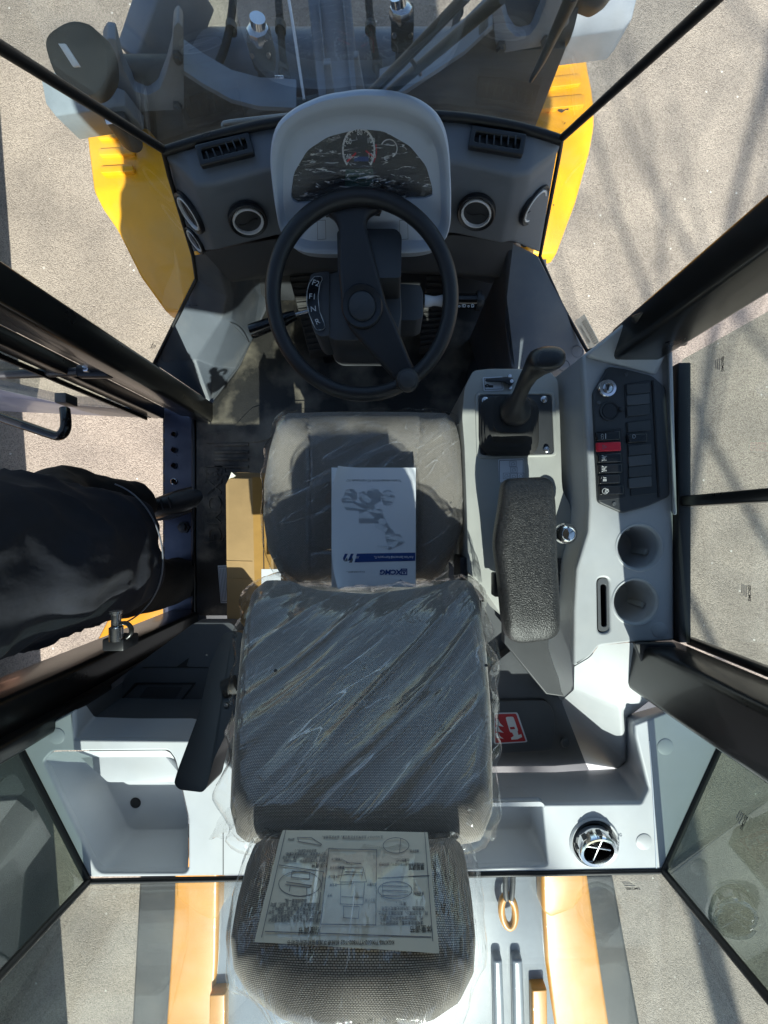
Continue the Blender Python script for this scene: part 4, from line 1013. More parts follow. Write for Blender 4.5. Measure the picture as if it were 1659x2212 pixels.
for l_ in [        [z3(515, 138), z3(590, 140), z3(645, 175), z3(640, 182), z3(520, 160), z3(515, 138)],
        [z3(765, 300), z3(870, 300), z3(890, 380), z3(745, 380), z3(765, 300)], [z3(750, 380), z3(748, 500), z3(870, 505), z3(880, 385)],
        [z3(765, 512), z3(850, 515), z3(845, 580), z3(765, 575), z3(765, 512)], [z3(755, 460), z3(868, 465)],
        [z3(780, 275), z3(860, 280)], [z3(775, 325), z3(868, 328)], [z3(770, 340), z3(868, 342)],
        [z3(485, 320), z3(580, 330), z3(580, 365), z3(480, 355), z3(485, 320)], [z3(455, 380), z3(590, 400), z3(580, 410), z3(450, 395)],
        [z3(475, 400), z3(470, 430)], [z3(565, 415), z3(565, 450)], [z3(975, 400), z3(1115, 405)], [z3(975, 425), z3(1115, 430)], [z3(980, 455), z3(1112, 450)], [z3(975, 395), z3(980, 460)],
        [z3(1075, 145), z3(1070, 215)], [z3(720, 395), z3(820, 390)], [z3(735, 345), z3(770, 342)], [z3(740, 300), z3(770, 310)], [z3(760, 260), z3(800, 280)]]: strokes('drawn_line', [l_], .0007, Mp, 'ink_mid', sheet)
def stext(s, x, y, size, nm='sheet_text', m='ink_mid', xs=1.0):
    return text(nm, s, size, Mp @ Matrix.Translation((*z3(x, y), .0)), m, sheet, xs=xs)
stext('高度调节', 580, 640, .0060, 'sheet_heading', 'ink_black'); stext('体重调节', 1185, 632, .0060, 'sheet_heading', 'ink_black')
stext('扶手调节', 635, 288, .0048, 'sheet_heading', 'ink_black'); stext('腰部调节', 1160, 300, .0048, 'sheet_heading', 'ink_black')
stext('KGX702-T/XG02-YT/YB02-TG3 机械悬浮减震座椅使用说明书', 750, 708, .0042, 'sheet_title', 'ink_black')
for i, s in enumerate(('座椅高度调节分三档，座椅最下最低点', '时为一档，用手向上提座椅升到听', '棘声可达到第二档，再向上提起，当听', '次棘响时就达到第三档，继续向上', '可越过最高点（空档）后松开，即可', '自动回到第一档。')): stext(s, 500, 585 - i * 21, .0034)
for i, s in enumerate(('请按照自身体重，旋转座椅下手', '柄，顺时针旋转手柄为体重增加', '转，反之则减小，直到调整到位为止。', '根据坐垫（调节时无需离开座椅）', '（最佳）。')): stext(s, 1080, 600 - i * 26, .0034)
for i, s in enumerate(('转动扶手下端的调节轮，顺时针转向', '手向下，反之则向上。（注意：扶手须', '放于平衡角度，严禁装载其他重物）', '适合体形位即可。）')): stext(s, 555, 262 - i * 18, .0032)
for i, s in enumerate(('转动腰部手柄进行腰托调节，旋转柄手', '柱腰部凸起。')): stext(s, 1080, 282 - i * 22, .0032)
stext('注 KGX703-T 且自带扶手防溜设置，自带安全插手。', 810, 135, .0034)
for s, x, y in (('下滑道前移', 730, 255), ('重量旋转手柄', 730, 300), ('上滑道支架', 715, 350), ('安全带', 710, 395), ('扶手', 690, 452), ('靠背调节', 918, 392), ('腰部手柄', 910, 478), ('重量旋转', 1175, 440), ('调节轮', 480, 147), ('腰部手柄', 1150, 210)): stext(s, x, y, .0028)
# ================================================================== joystick console
jc = thing('control_console', 'pale grey joystick console to the right of the seat', 'console', P(1120, 1080, 1.455))
jo = rc([(1003, 838), (1022, 800), (1060, 796), (1185, 797), (1206, 822), (1210, 900), (1214, 1036), (1216, 1060), (1232, 1090), (1238, 1140), (1241, 1310), (1234, 1332), (1212, 1340), (1090, 1338), (1030, 1252), (1012, 1240), (1008, 1100), (1003, 960), (998, 900)], 9, 4)
def jd(y): return .885 if y < 1045 else .885 + .0 * (y - 1045)
jtop = pxprism('console_shell', jo, .885, 1.30, 'console_grey', jc, .011, 4)
pxprism('console_foot', [(1010, 850), (1200, 850), (1200, 1300), (1030, 1240)], 1.301, 1.458, 'charcoal', jc)
rim = pxplate('plate_surround', [rc([(1026, 846), (1200, 846), (1205, 985), (1030, 990)], 14, 5), rc([(1033, 853), (1192, 852), (1197, 980), (1037, 983)], 9, 5)], .8815, 'console_grey', jc, .006, .002)
jp = pxplate('joystick_plate', [rc([(1034, 854), (1191, 853), (1196, 979), (1038, 982)], 8, 4)], .8825, 'dark_plastic', jc, .004, .001)
for x, y in ((1048, 865), (1175, 863), (1052, 974), (1181, 972)):
    b = lathe('plate_bolt', [(.0078, 0), (.0078, .0012), (.0062, .0014), (.0060, .0052), (.0048, .006), (.0005, .006)], 'steel', jc, Matrix.Translation(P(x, y, .8805)), 24)
# lock lever with its label
lb = pxplate('lock_label', [rc([(1042, 815), (1086, 813), (1088, 843), (1045, 845)], 3, 3)], .8835, 'label_white', jc, .0012, .0003)
ML = Matrix.Translation((0, 0, Z(.8834)))
def lj(x, y): q = P(x, y, .8834); return (q.x, q.y)
strokes('label_border', [[lj(1046, 818), lj(1083, 816), lj(1085, 840), lj(1048, 842), lj(1046, 818)]], .0010, ML, 'ink_black', lb)
strokes('padlock_sign', [[lj(1057, 836), lj(1064, 836)], [lj(1057, 833.5), lj(1064, 833.5)], [lj(1056, 835), lj(1050, 836), lj(1049, 833), lj(1052, 831), lj(1055, 832)]], .0028, ML, 'ink_black', lb)
lvr = prism('lock_lever', [P(*q) for q in ((1048, 819, .872), (1054, 817, .872), (1098, 814, .87), (1106, 816, .87), (1112, 824, .87), (1104, 834, .87), (1096, 830, .87), (1090, 826, .87), (1054, 825, .872), (1048, 824, .872))],
      [P(*q) for q in ((1048, 819, .878), (1054, 817, .878), (1098, 814, .882), (1106, 816, .882), (1112, 824, .882), (1104, 834, .882), (1096, 830, .882), (1090, 826, .882), (1054, 825, .878), (1048, 824, .878))], 'black_plastic', jc, .002)
for x, y in ((1101, 813), (1105, 824), (1102, 838)): lathe('lever_screw', [(.0042, 0), (.0042, .002), (.0005, .0024)], 'steel', lvr, Matrix.Translation(P(x, y, .8685 if y == 824 else .884)), 14)
# pattern label
pl_ = pxplate('pattern_label', [rc([(1076, 992), (1132, 990), (1133, 1040), (1078, 1042)], 3, 3)], .8835, 'label_white', jc, .0012, .0003)
strokes('label_border', [[lj(1079, 1041), lj(1079, 995), lj(1130, 993), lj(1130, 1041)]], .0010, ML, 'ink_black', pl_)
sq = lambda x, y: [lj(x - 7, y - 6), lj(x + 7, y - 6), lj(x + 7, y + 6), lj(x - 7, y + 6), lj(x - 7, y - 6)]
dg = lambda x, y: [lj(x - 4, y + 3), lj(x - 3, y - 2), lj(x + 2, y - 3), lj(x + 4, y + 2), lj(x - 4, y + 3)]
strokes('bucket_pictograms', [s for x, y in ((1108, 1002), (1110, 1015), (1094, 1028), (1110, 1029), (1125, 1028)) for s in (sq(x, y), dg(x, y))], .0007, ML, 'ink_mid', pl_)
# rocker blanks beside the pad
bz = pxplate('switch_bezel', [rc([(1190, 1206), (1217, 1206), (1219, 1300), (1190, 1300)], 2, 2)], .8825, 'charcoal', jc, .004, .001)
for i in range(3): pxplate('switch_blank', [rc([(1186, 1211 + 29 * i), (1213, 1211 + 29 * i), (1214, 1236 + 29 * i), (1186, 1236 + 29 * i)], 3, 3)], .8795, 'dark_plastic', bz, .004, .0012)
# ================================================================== joystick
joy = thing('joystick', 'black joystick with ribbed boot on the grey console', 'joystick', P(1112, 930, .8805))
prev = None
lv = [(62, .0, (1100, 922)), (64, .006, (1100, 921)), (56, .012, (1101, 919)), (60, .018, (1102, 916)), (52, .023, (1102, 914)), (55, .029, (1103, 911)), (46, .034, (1104, 907)), (48, .040, (1105, 903)), (40, .045, (1106, 898)), (40, .052, (1106, 894))]
rgs = []
for s, h, (cx, cy) in lv:
    d = .880 - h; k = s * 1.0
    sq_ = rc([(-k, -k), (k, -k), (k, k), (-k, k)], k * .55, 8)
    rgs.append([P(cx, cy, d) + Vector((a * d / FPX, b * d / FPX, 0)) for a, b in resample(sq_, 48)])
loft('boot', rgs, 'black_rubber', joy, smooth=70)
# grip: rings along a leaning path, ending in a flattened head
gr = []
path = [(1112, 892, .832, 30, 30), (1113, 886, .815, 32, 32), (1114, 880, .80, 28, 28), (1117, 868, .785, 17, 18), (1124, 850, .765, 14.5, 16), (1134, 826, .742, 15.5, 17), (1146, 806, .722, 18, 19), (1160, 792, .702, 26, 21), (1172, 782, .686, 34, 25), (1179, 776, .672, 37, 27), (1183, 774, .660, 36, 26), (1185, 774, .654, 31, 22), (1186, 774, .651, 20, 13)]
for x, y, d, rx, ry in path:
    k = d / FPX; gr.append([P(x, y, d) + Vector((rx * k * math.copysign(abs(math.cos(a)) ** .8, math.cos(a)), ry * k * math.copysign(abs(math.sin(a)) ** .8, math.sin(a)) + .0, .18 * rx * k * math.cos(a))) for a in [2 * math.pi * i / 36 for i in range(36)]])
jg = loft('grip', gr, 'black_plastic', joy, smooth=70)
ins = rc([(1160, 762), (1172, 756), (1205, 757), (1212, 764), (1210, 782), (1196, 800), (1182, 803), (1170, 797), (1160, 775)], 6, 3)
prism('grip_inlay', [P(x, y, .6535 + (.004 if y > 790 else 0)) for x, y in ins], [P(x, y, .668) for x, y in ins], 'dark_plastic', jg, .003)
# ================================================================== armrest pad over the console
ao = rc([(1094, 1034), (1176, 1030), (1192, 1040), (1198, 1090), (1201, 1200), (1208, 1330), (1206, 1368), (1186, 1382), (1120, 1390), (1094, 1378), (1086, 1340), (1078, 1250), (1068, 1180), (1070, 1150), (1080, 1090), (1085, 1046)], 14, 4)
apad = thing('armrest', 'long speckled black foam armrest above the joystick console', 'armrest', P(1140, 1220, .88))
Ma = Matrix.Translation((0, 0, Z(.745)))
dome('armrest_pad', [(P(x, y, .765).x, P(x, y, .765).y) for x, y in ao], Ma, 'foam', apad, .055, .018, .004, None, n=120, rings=18)
box('armrest_carrier', P(1140, 1200, .815), (.07, .22, .02), 'black_plastic', apad, .005)
tube('armrest_post', [P(1140, 1180, .82), P(1140, 1180, .89)], .02, 'black_plastic', apad)
kn = tube('height_clamp', [P(1180, 1150, .83), P(1222, 1152, .83)], .006, 'steel', apad)
lathe('clamp_knob', [(.004, -.02), (.012, -.016), (.0215, -.008), (.0228, .0), (.021, .008), (.0135, .0145), (.0125, .0135), (.0005, .0165)], 'chrome', kn, Matrix.Translation(P(1222, 1153, .805)), 30)
box('pad_latch', P(1070, 1262, .83), (.012, .05, .03), 'black_plastic', apad, .003)
# ================================================================== right side console
side = thing('side_console', 'pale grey side console with switch panel and cup holders under the right window', 'side console', P(1350, 1100, 1.455))
DS = .80
ci = [(1259, 768), (1264, 844), (1269, 955), (1274, 1085), (1271, 1145), (1246, 1226), (1241, 1316), (1240, 1490), (1213, 1514)]
so2 = [(1272, 1660), (1335, 1658), (1350, 1640), (1350, 1545), (1424, 1500), (1458, 1384), (1456, 1110), (1446, 752), (1390, 730), (1358, 688)]
cup1, cup2 = circ(1381, 1182, 46, 40), circ(1373, 1300, 46, 40)
slot = rc([(1290, 1248), (1316, 1248), (1318, 1366), (1292, 1368)], 13, 5)
spo = [(1281, 848), (1314, 791), (1350, 796), (1410, 811), (1440, 838), (1448, 1072), (1400, 1094), (1346, 1109), (1292, 1085)]
top_o = rc(ci[:7] + [(1241, 1440), (1275, 1420), (1294, 1396), (1366, 1388), (1424, 1386), (1458, 1384), (1456, 1110), (1446, 752), (1390, 730), (1358, 688)], 6, 3)
tp = pxplate('console_top', [top_o, cup1, cup2, slot], DS, 'light_plastic', side, .02, .005)
ciw = [(x, y, DS + .010) for x, y in ci[:7]] + [(1241, 1440, .812), (1240, 1490, .862), (1213, 1514, .956)]
wall = [P(*q) for q in ciw]
v = []; f = []
for p in wall: v += [Vector((p.x + .002, p.y, p.z)), Vector((p.x - .012, p.y, Z(1.0)))]
for i in range(len(wall) - 1): f.append((2 * i, 2 * i + 2, 2 * i + 3, 2 * i + 1))
mk('console_side', v, f, 'light_plastic', side, smooth=60, recalc=False)
# dark lower trim with a pocket, between the joystick console and the side console
lt_o = [(1206, 826), (1259, 768), (1272, 850), (1282, 1080), (1278, 1150), (1252, 1230), (1249, 1510), (1180, 1500), (1090, 1390), (1090, 1320), (1236, 1320), (1230, 1090), (1212, 1040)]
pxplate('lower_trim', [lt_o, rc([(1222, 852), (1252, 818), (1262, 1020), (1228, 1028)], 3, 3)], .93, 'dark_plastic', side, .03, .003)
pxprism('pocket_floor', [(1216, 840), (1262, 800), (1275, 1040), (1220, 1040)], .985, 1.0, 'black_plastic', side)
def well(name, loop, d0, d1, taper, m, parent):
    lp = [P(x, y, d0) for x, y in loop]; c = sum(lp, Vector()) / len(lp); rings = []
    for t in (0, .04, .9, 1.0):
        k = 1 - taper * t if t < .95 else 1 - taper * t - .10
        rings.append([Vector((c.x + (p.x - c.x) * k, c.y + (p.y - c.y) * k, Z(d0 + (d1 - d0) * min(1, t * 1.02)))) for p in lp])
    return loft(name, rings, m, parent, False, True, smooth=50)
for lp2, dd in ((cup1, .885), (cup2, .885)):
    cw = well('cup_holder', lp2, DS + .003, dd, .14, 'light_plastic', tp)
    c = sum((P(x, y, DS) for x, y in lp2), Vector()) / len(lp2)
    lathe('cup_rim', [(.0435, -.004), (.046, .0005), (.049, .0015), (.0525, -.001)], 'light_plastic', tp, Matrix.Translation((c.x, c.y, Z(DS))), 48, close=False)
    for a in (100, 220, 340):
        box('cup_grip', (.038, 0, -.055), (.010, .014, .05), 'console_grey', cw, .004, Matrix.Translation((c.x, c.y, Z(DS))) @ Matrix.Rotation(R(a), 4, 'Z'))
well('slot_well', slot, DS + .002, .86, .08, 'black_plastic', tp)
pxplate('slot_frame', [slot, rc([(1297, 1262), (1310, 1262), (1311, 1354), (1299, 1354)], 6, 4)], DS + .004, 'charcoal', tp, .004, .001)
# window-side lip and scooped corner pieces
prism('window_lip', [P(*q) for q in ((1443, 752, .785), (1452, 752, .785), (1462, 1112, .785), (1456, 1112, .785))], [P(*q) for q in ((1440, 752, .80), (1452, 752, .80), (1462, 1112, .80), (1452, 1112, .80))], 'light_plastic', side, .003)
prism('post_shroud', [P(1262, 770, .785), P(1358, 688, .745), P(1390, 730, .755), P(1444, 752, .785), P(1416, 812, .796), P(1330, 790, .796)],
      [P(1262, 770, .82), P(1358, 688, .82), P(1390, 730, .82), P(1444, 752, .82), P(1416, 812, .82), P(1330, 790, .82)], 'light_plastic', side, .008)
# slope down to the rear
mk('rear_slope', [P(1241, 1440, .804), P(1275, 1420, .804), P(1345, 1535, .835), P(1348, 1640, .90), P(1335, 1660, .955), P(1271, 1664, .966), P(1213, 1514, .956), P(1240, 1490, .862),
   P(1294, 1394, .803), P(1366, 1388, .80), P(1424, 1498, .80), P(1356, 1550, .88), P(1360, 1640, .94)],
   [(0, 1, 2, 7), (7, 2, 3, 6), (6, 3, 4, 5), (1, 8, 9, 10, 2), (2, 10, 11), (2, 11, 12, 3), (3, 12, 4)], 'light_plastic', side, .007, 4, smooth=45)
prism('post_base_trim', [P(1366, 1388, .765), P(1456, 1386, .765), P(1470, 1420, .765), P(1424, 1498, .78), P(1400, 1470, .785)],
      [P(1366, 1388, .80), P(1456, 1386, .80), P(1470, 1420, .80), P(1424, 1498, .80), P(1400, 1470, .80)], 'black_plastic', side, .006)
disc('cap', 1425, 1361, DS, .0165, tp, 'light_plastic')
# switch panel
sp_ = pxplate('switch_panel', [rc(spo, 8, 4)], DS - .006, 'dark_plastic', side, .010, .003)
DP = DS - .0062
def pz(x, y, d=DP): q = P(x, y, d); return (q.x, q.y)
def rocker(x0, y0, x1, y1, sk, m, lift=.007, nm='rocker_switch'):
    return pxplate(nm, [rc([(x0, y0 + sk), (x1, y0), (x1 + 1, y1), (x0 + 1, y1 + sk)], 3, 3)], DP - lift, m, sp_, lift + .002, .0025)
rocks = [(930, 'black_gloss'), (953.5, 'switch_red'), (978, 'black_gloss'), (1001, 'black_gloss'), (1024, 'black_gloss'), (1048, 'black_gloss')]
pxplate('rocker_bezel', [rc([(1284, 932), (1343, 924), (1352, 1075), (1294, 1082)], 3, 3)], DP - .0012, 'black_plastic', sp_, .003, .001)
for i, (y, m) in enumerate(rocks):
    ox = i * 1.6; rocker(1288 + ox, y, 1340 + ox - (6 if i == 4 else 0), y + 20, 2.5 - .2 * i, m)
MP = Matrix.Translation((0, 0, Z(DP - .0072)))
def ic(lines, w=.0009, nm='switch_symbol', m='white_print'): return strokes(nm, lines, w, MP, m, sp_)
def el(cx, cy, rx, ry, a0=0, a1=360, n=12): return [pz(cx + rx * math.cos(R(a0 + (a1 - a0) * i / n)), cy + ry * math.sin(R(a0 + (a1 - a0) * i / n)), DP - .0072) for i in range(n + 1)]
ic([el(1301, 941, 2.6, 2.6), el(1301, 946, 2.6, 2.6), [pz(1304, 939), pz(1304, 949)]])
ic([[pz(1298, 963), pz(1306, 967), pz(1298, 971), pz(1298, 963)]], m='ink_mid')
for yy in (991, 1014):
    ic([el(1306, yy, 3.2, 4, -90, 90), [pz(1306, yy - 4), pz(1302, yy - 4), pz(1302, yy + 4), pz(1306, yy + 4)]] + [[pz(1300, yy - 4 + 2.6 * k), pz(1296, yy - 6 + 4 * k)] for k in range(4)])
ic([el(1302, 1033, 3, 3.6, 180, 360), [pz(1299, 1033), pz(1305, 1033)]] + [[pz(1299 + 2 * k, 1036), pz(1299 + 2 * k, 1040)] for k in range(4)])
ic([[pz(1303, 1059), pz(1309, 1057), pz(1311, 1062), pz(1305, 1065), pz(1303, 1059)], el(1307, 1061, 6, 6, 20, 330), [pz(1302, 1064), pz(1310, 1058)]])
# ignition lock and power socket
ig = P(1310, 840, DP)
key = lathe('ignition_lock', [(.0185, -.001), (.0185, .004), (.017, .006), (.0115, .006), (.0105, .003)], 'chrome', sp_, Matrix.Translation(ig), 36, close=False)
lathe('lock_core', [(.0103, .001), (.0103, .0045), (.009, .0055), (.0005, .0058)], 'steel', sp_, Matrix.Translation(ig), 30)
box('key_slot', (0, 0, .0062), (.0035, .011, .0012), 'ink_black', sp_, 0, Matrix.Translation(ig) @ Matrix.Rotation(R(-12), 4, 'Z'))
sk2 = P(1316, 888, DP)
lathe('power_socket', [(.0205, -.001), (.0205, .0012), (.0195, .0018), (.0165, .0012), (.0160, .0004), (.0150, .0004), (.0145, .0014), (.0005, .0016)], 'black_plastic', sp_, Matrix.Translation(sk2), 36)
box('socket_hinge', (.023, .003, .002), (.010, .008, .006), 'black_plastic', sp_, .001, Matrix.Translation(sk2))
# blank plates on the right half
def blanks(y0, k, nm='blank_plate'):
    for i in range(k):
        yy = y0 + i * 23.6
        pxplate(nm, [rc([(1353 + .25 * i + (y0 - 800) * .03, yy + 5), (1402 + .2 * i + (y0 - 800) * .03, yy), (1403 + .2 * i + (y0 - 800) * .03, yy + 21.5), (1354 + .25 * i + (y0 - 800) * .03, yy + 26)], 2, 2)], DP - .0035, 'charcoal' if i % 2 else 'dark_plastic', sp_, .004, .0009)
pxplate('blank_bezel', [rc([(1349, 830), (1405, 820), (1408, 892), (1352, 903)], 3, 3)], DP - .0012, 'black_plastic', sp_, .003, .001)
pxplate('blank_bezel', [rc([(1352, 912), (1408, 903), (1421, 1066), (1363, 1072)], 3, 3)], DP - .0012, 'black_plastic', sp_, .003, .001)
blanks(826, 3); blanks(908, 1); 
rocker(1356, 935, 1399, 954, 3, 'black_gloss')
ic([[pz(1362, 941), pz(1366, 941)], [pz(1362, 948), pz(1366, 948)], [pz(1366, 941), pz(1368, 944.5), pz(1366, 948)], [pz(1362, 941), pz(1362, 948)]], m='ink_grey')
blanks(958, 4)
for x, y in ((1352, 809), (1293, 870), (1326, 1088)):
    lathe('panel_screw', [(.0038, -.001), (.0038, .0015), (.003, .002), (.0005, .0014)], 'charcoal', sp_, Matrix.Translation(P(x, y, DP)), 14)
tube('panel_ridge', [P(1410, 822, DP), P(1424, 1074, DP)], .003, 'black_plastic', sp_)
# ================================================================== rear shelf
shelf = thing('rear_shelf', 'white plastic shelf with open bins behind the seat', 'shelf', P(800, 1800, .84))
DH = .80
sho = [(193, 1896), (800, 1890), (1430, 1880), (1562, 1590), (1470, 1527), (1372, 1565), (1374, 1590), (1402, 1704), (1386, 1736), (1170, 1738), (1000, 1738), (600, 1740), (480, 1640), (430, 1600), (382, 1600), (160, 1598), (158, 1536), (120, 1556), (45, 1606)]
binl = rc([(93, 1645), (113, 1623), (364, 1621), (378, 1640), (407, 1768), (407, 1877), (400, 1885), (218, 1885), (205, 1875), (175, 1816)], 8, 4)
binr = rc([(1000, 1740), (1172, 1736), (1184, 1870), (1000, 1876)], 9, 4)
vc = circ(1283, 1818, 50, 40)
stp = pxplate('shelf_top', [rc(sho, 5, 3), binl, binr, vc], DH, 'white_plastic', shelf, .014, .004)
def tub(name, loop, d1, shift, k, parent):
    lp = [P(x, y, DH + .004) for x, y in loop]; c = sum(lp, Vector()) / len(lp); rings = []
    for t in (0, .06, .93, 1.0):
        kk = 1 - (1 - k) * t - (.03 if t > .95 else 0); s = Vector(shift) * t
        rings.append([Vector((c.x + (p.x - c.x) * kk + s.x, c.y + (p.y - c.y) * kk + s.y, Z(DH + .004 + (d1 - DH) * t))) for p in lp])
    return loft(name, rings, 'white_plastic', parent, False, True, smooth=50)
def polyloft(name, px_top, px_bot, d1, m, parent):
    A = [P(x, y, DH + .004) for x, y in px_top]; B = [P(x, y, d1) for x, y in px_bot]
    ca = sum(A, Vector()) / len(A); cb_ = sum(B, Vector()) / len(B)
    a = polar([(p.x, p.y) for p in A], (ca.x, ca.y), 96); b = polar([(p.x, p.y) for p in B], (cb_.x, cb_.y), 96); rings = []
    for t in (0, .05, .5, .9, .97, 1.0):
        k = t if t < .95 else (.97 if t < 1 else 1.06)
        rings.append([Vector((p.x + (q.x - p.x) * min(1, k), p.y + (q.y - p.y) * min(1, k), Z(DH + .004 + (d1 - DH - .004) * t))) for p, q in zip(a, b)])
    c = sum(rings[-1], Vector()) / 96
    rings[-1] = [p.lerp(c, .04) for p in rings[-1]]; rings[-1] = [Vector((p.x, p.y, Z(d1))) for p in rings[-1]]
    return loft(name, rings, m, parent, False, True, smooth=50)
t1 = polyloft('left_bin', binl, rc([(228, 1690), (240, 1650), (392, 1650), (406, 1700), (407, 1785), (400, 1792), (290, 1793), (276, 1786)], 6, 3), .895, 'white_plastic', shelf)
pxprism('bin_ledge', rc([(170, 1634), (352, 1628), (386, 1668), (392, 1689), (232, 1690), (222, 1680)], 8, 3), .845, .90, 'white_plastic', shelf, .005)
hl_ = lathe('drain_hole', [(.0125, .0005), (.011, .0015), (.0095, .001), (.0085, .0006), (.0005, .0006)], 'seal', t1, Matrix.Translation(P(293, 1734, .8945)), 24)
polyloft('right_bin', binr, rc([(1000, 1700), (1140, 1698), (1150, 1790), (1000, 1794)], 8, 3), .885, 'white_plastic', shelf)
# raised step down to the seat well
def ramp(name, a, b, m='white_plastic', bev=.006):
    v = [P(*q) for q in a] + [P(*q) for q in b]; n = len(a)
    return mk(name, v, [(i, i + 1, n + i + 1, n + i) for i in range(n - 1)], m, shelf, bev, smooth=50)
ramp('right_ramp', [(1469, 1530, .803), (1372, 1566, .803), (1374, 1590, .803), (1402, 1704, .803), (1386, 1737, .803), (1172, 1739, .803), (1060, 1739, .803)],
     [(1440, 1520, .84), (1352, 1545, .88), (1352, 1590, .90), (1350, 1640, .94), (1334, 1660, .955), (1200, 1668, .957), (1060, 1669, .957)])
ramp('left_ramp', [(157, 1537, .803), (160, 1599, .803), (382, 1600, .803), (430, 1601, .803), (500, 1650, .803), (560, 1739, .803)],
     [(186, 1524, .84), (204, 1549, .87), (300, 1552, .87), (420, 1552, .87), (520, 1600, .90), (590, 1669, .95)])
for x, y in ((123, 1590), (1437, 1613), (1391, 1818)):
    disc('cap', x, y, DH, .0165, stp, 'white_plastic', .0015)
tube('shelf_seam', [P(1403, 1600, .7995), P(1412, 1720, .7995), P(1418, 1875, .7995)], .0012, 'cowl_grey', stp, 2)
tube('shelf_seam', [P(482, 1800, .7995), P(482, 1890, .7995)], .0010, 'charcoal', stp, 2)
pxprism('under_tray', [(1040, 1300), (1250, 1300), (1300, 1480), (1470, 1480), (1560, 1600), (1480, 1780), (1040, 1780)], 1.0, 1.02, 'charcoal', shelf)
pxprism('under_tray', [(150, 1500), (640, 1400), (640, 1780), (250, 1780)], 1.06, 1.08, 'charcoal', shelf)
pxprism('under_tray', [(560, 1480), (1070, 1480), (1070, 1790), (560, 1790)], 1.10, 1.12, 'charcoal', shelf)
# round air outlet
ao_ = P(1284, 1819, DH)
Mv = Matrix.Translation(ao_)
av = lathe('air_outlet', [(.052, -.012), (.052, .001), (.049, .004), (.046, .002), (.044, -.006), (.041, -.010)], 'white_plastic', shelf, Mv, 48, close=False)
lathe('outlet_socket', [(.042, -.05), (.042, -.003), (.038, -.001), (.037, -.05)], 'dark_plastic', av, Mv, 40)
Mt = Mv @ Matrix.Translation((.0, -.006, .012)) @ Matrix.Rotation(R(14), 4, 'X')
lathe('outlet_ring', [(.039, -.02), (.0395, .003), (.037, .007), (.031, .006), (.0295, .0), (.0295, -.02)], 'chrome', av, Mt, 48, close=False)
lathe('outlet_throat', [(.0295, .0), (.0285, -.02), (.0005, -.022)], 'black_gloss', av, Mt, 40, close=False)
box('outlet_vane', (0, 0, -.004), (.003, .056, .012), 'steel', av, .001, Mt @ Matrix.Rotation(R(-12), 4, 'Z'))
box('outlet_vane', (0, .006, -.004), (.052, .003, .012), 'steel', av, .001, Mt @ Matrix.Rotation(R(-12), 4, 'Z'))
for a in range(0, 360, 45): box('ring_rib', (.040, 0, -.004), (.004, .010, .012), 'dark_plastic', av, .001, Mt @ Matrix.Rotation(R(a), 4, 'Z'))
# ================================================================== dark covers left and right of the seat base
lc = thing('left_rear_cover', 'matte charcoal plastic cover with an inset panel left of the seat', 'cover', P(340, 1460, .95))
lco = rc([(186, 1524), (250, 1470), (420, 1345), (500, 1345), (620, 1500), (620, 1668), (590, 1690), (520, 1625), (420, 1575), (204, 1572), (176, 1535)], 8, 3)
pxprism('cover_panel', lco, .96, 1.0, 'charcoal', lc, .006)
rw = [P(*q) for q in ((186, 1524, .845), (204, 1549, .872), (300, 1552, .872), (420, 1552, .872), (520, 1600, .902), (590, 1669, .952))]
v = rw + [Vector((p.x, p.y + .004, Z(.97))) for p in rw]
mk('cover_wall', v, [(i, i + 1, 6 + i + 1, 6 + i) for i in range(5)], 'charcoal', lc)
pxplate('inset_frame', [rc([(292, 1474), (424, 1475), (392, 1517), (256, 1516)], 4, 3), rc([(297, 1478), (416, 1479), (389, 1513), (264, 1512)], 3, 3)], 0.9585, 'black_plastic', lc, .003)
pxplate('inset_panel', [rc([(318, 1483), (394, 1484), (378, 1508), (300, 1506)], 2, 2)], 0.9588, 'dark_plastic', lc, .002, .0005)
tube('cover_seam', [P(308, 1442, 0.9598), P(330, 1440, 0.9598), P(450, 1442, 0.9598)], .0011, 'seal', lc, 2)
prism('arrow_mark', [P(381, 1441, 0.9585), P(408, 1421, 0.9585), P(403, 1438, 0.9585), P(408, 1441, 0.9585)], [P(381, 1441, 0.9605), P(408, 1421, 0.9605), P(403, 1438, 0.9605), P(408, 1441, 0.9605)], 'seal', lc)
rcv = thing('right_rear_cover', 'matte charcoal cover with red fire extinguisher sign behind the seat', 'cover', P(1160, 1600, .98))
pxprism('cover_panel', rc([(1060, 1440), (1110, 1400), (1150, 1420), (1213, 1515), (1276, 1672), (1060, 1692)], 5, 3), .965, 1.02, 'charcoal', rcv, .006)
pxprism('cover_pad', rc([(1060, 1515), (1180, 1512), (1196, 1535), (1200, 1580), (1192, 1622), (1060, 1630)], 10, 4), .957, .97, 'charcoal', rcv, .006)
pxprism('well_floor', [(1060, 1330), (1240, 1330), (1240, 1500), (1200, 1510), (1060, 1440)], 1.18, 1.22, 'black_plastic', rcv)
for i in range(5): box('grille_bar', P(1165, 1410 + i * 17, 1.10), (.18, .008, .02), 'black_plastic', rcv, .002, None)
kb2 = P(1219, 1602, .956)
lathe('cover_knob', [(.013 if i % 2 else .0105, 0) for i in range(1)] + [(.0125, .006), (.010, .009), (.0005, .010)], 'charcoal', rcv, Matrix.Translation(kb2), 9)
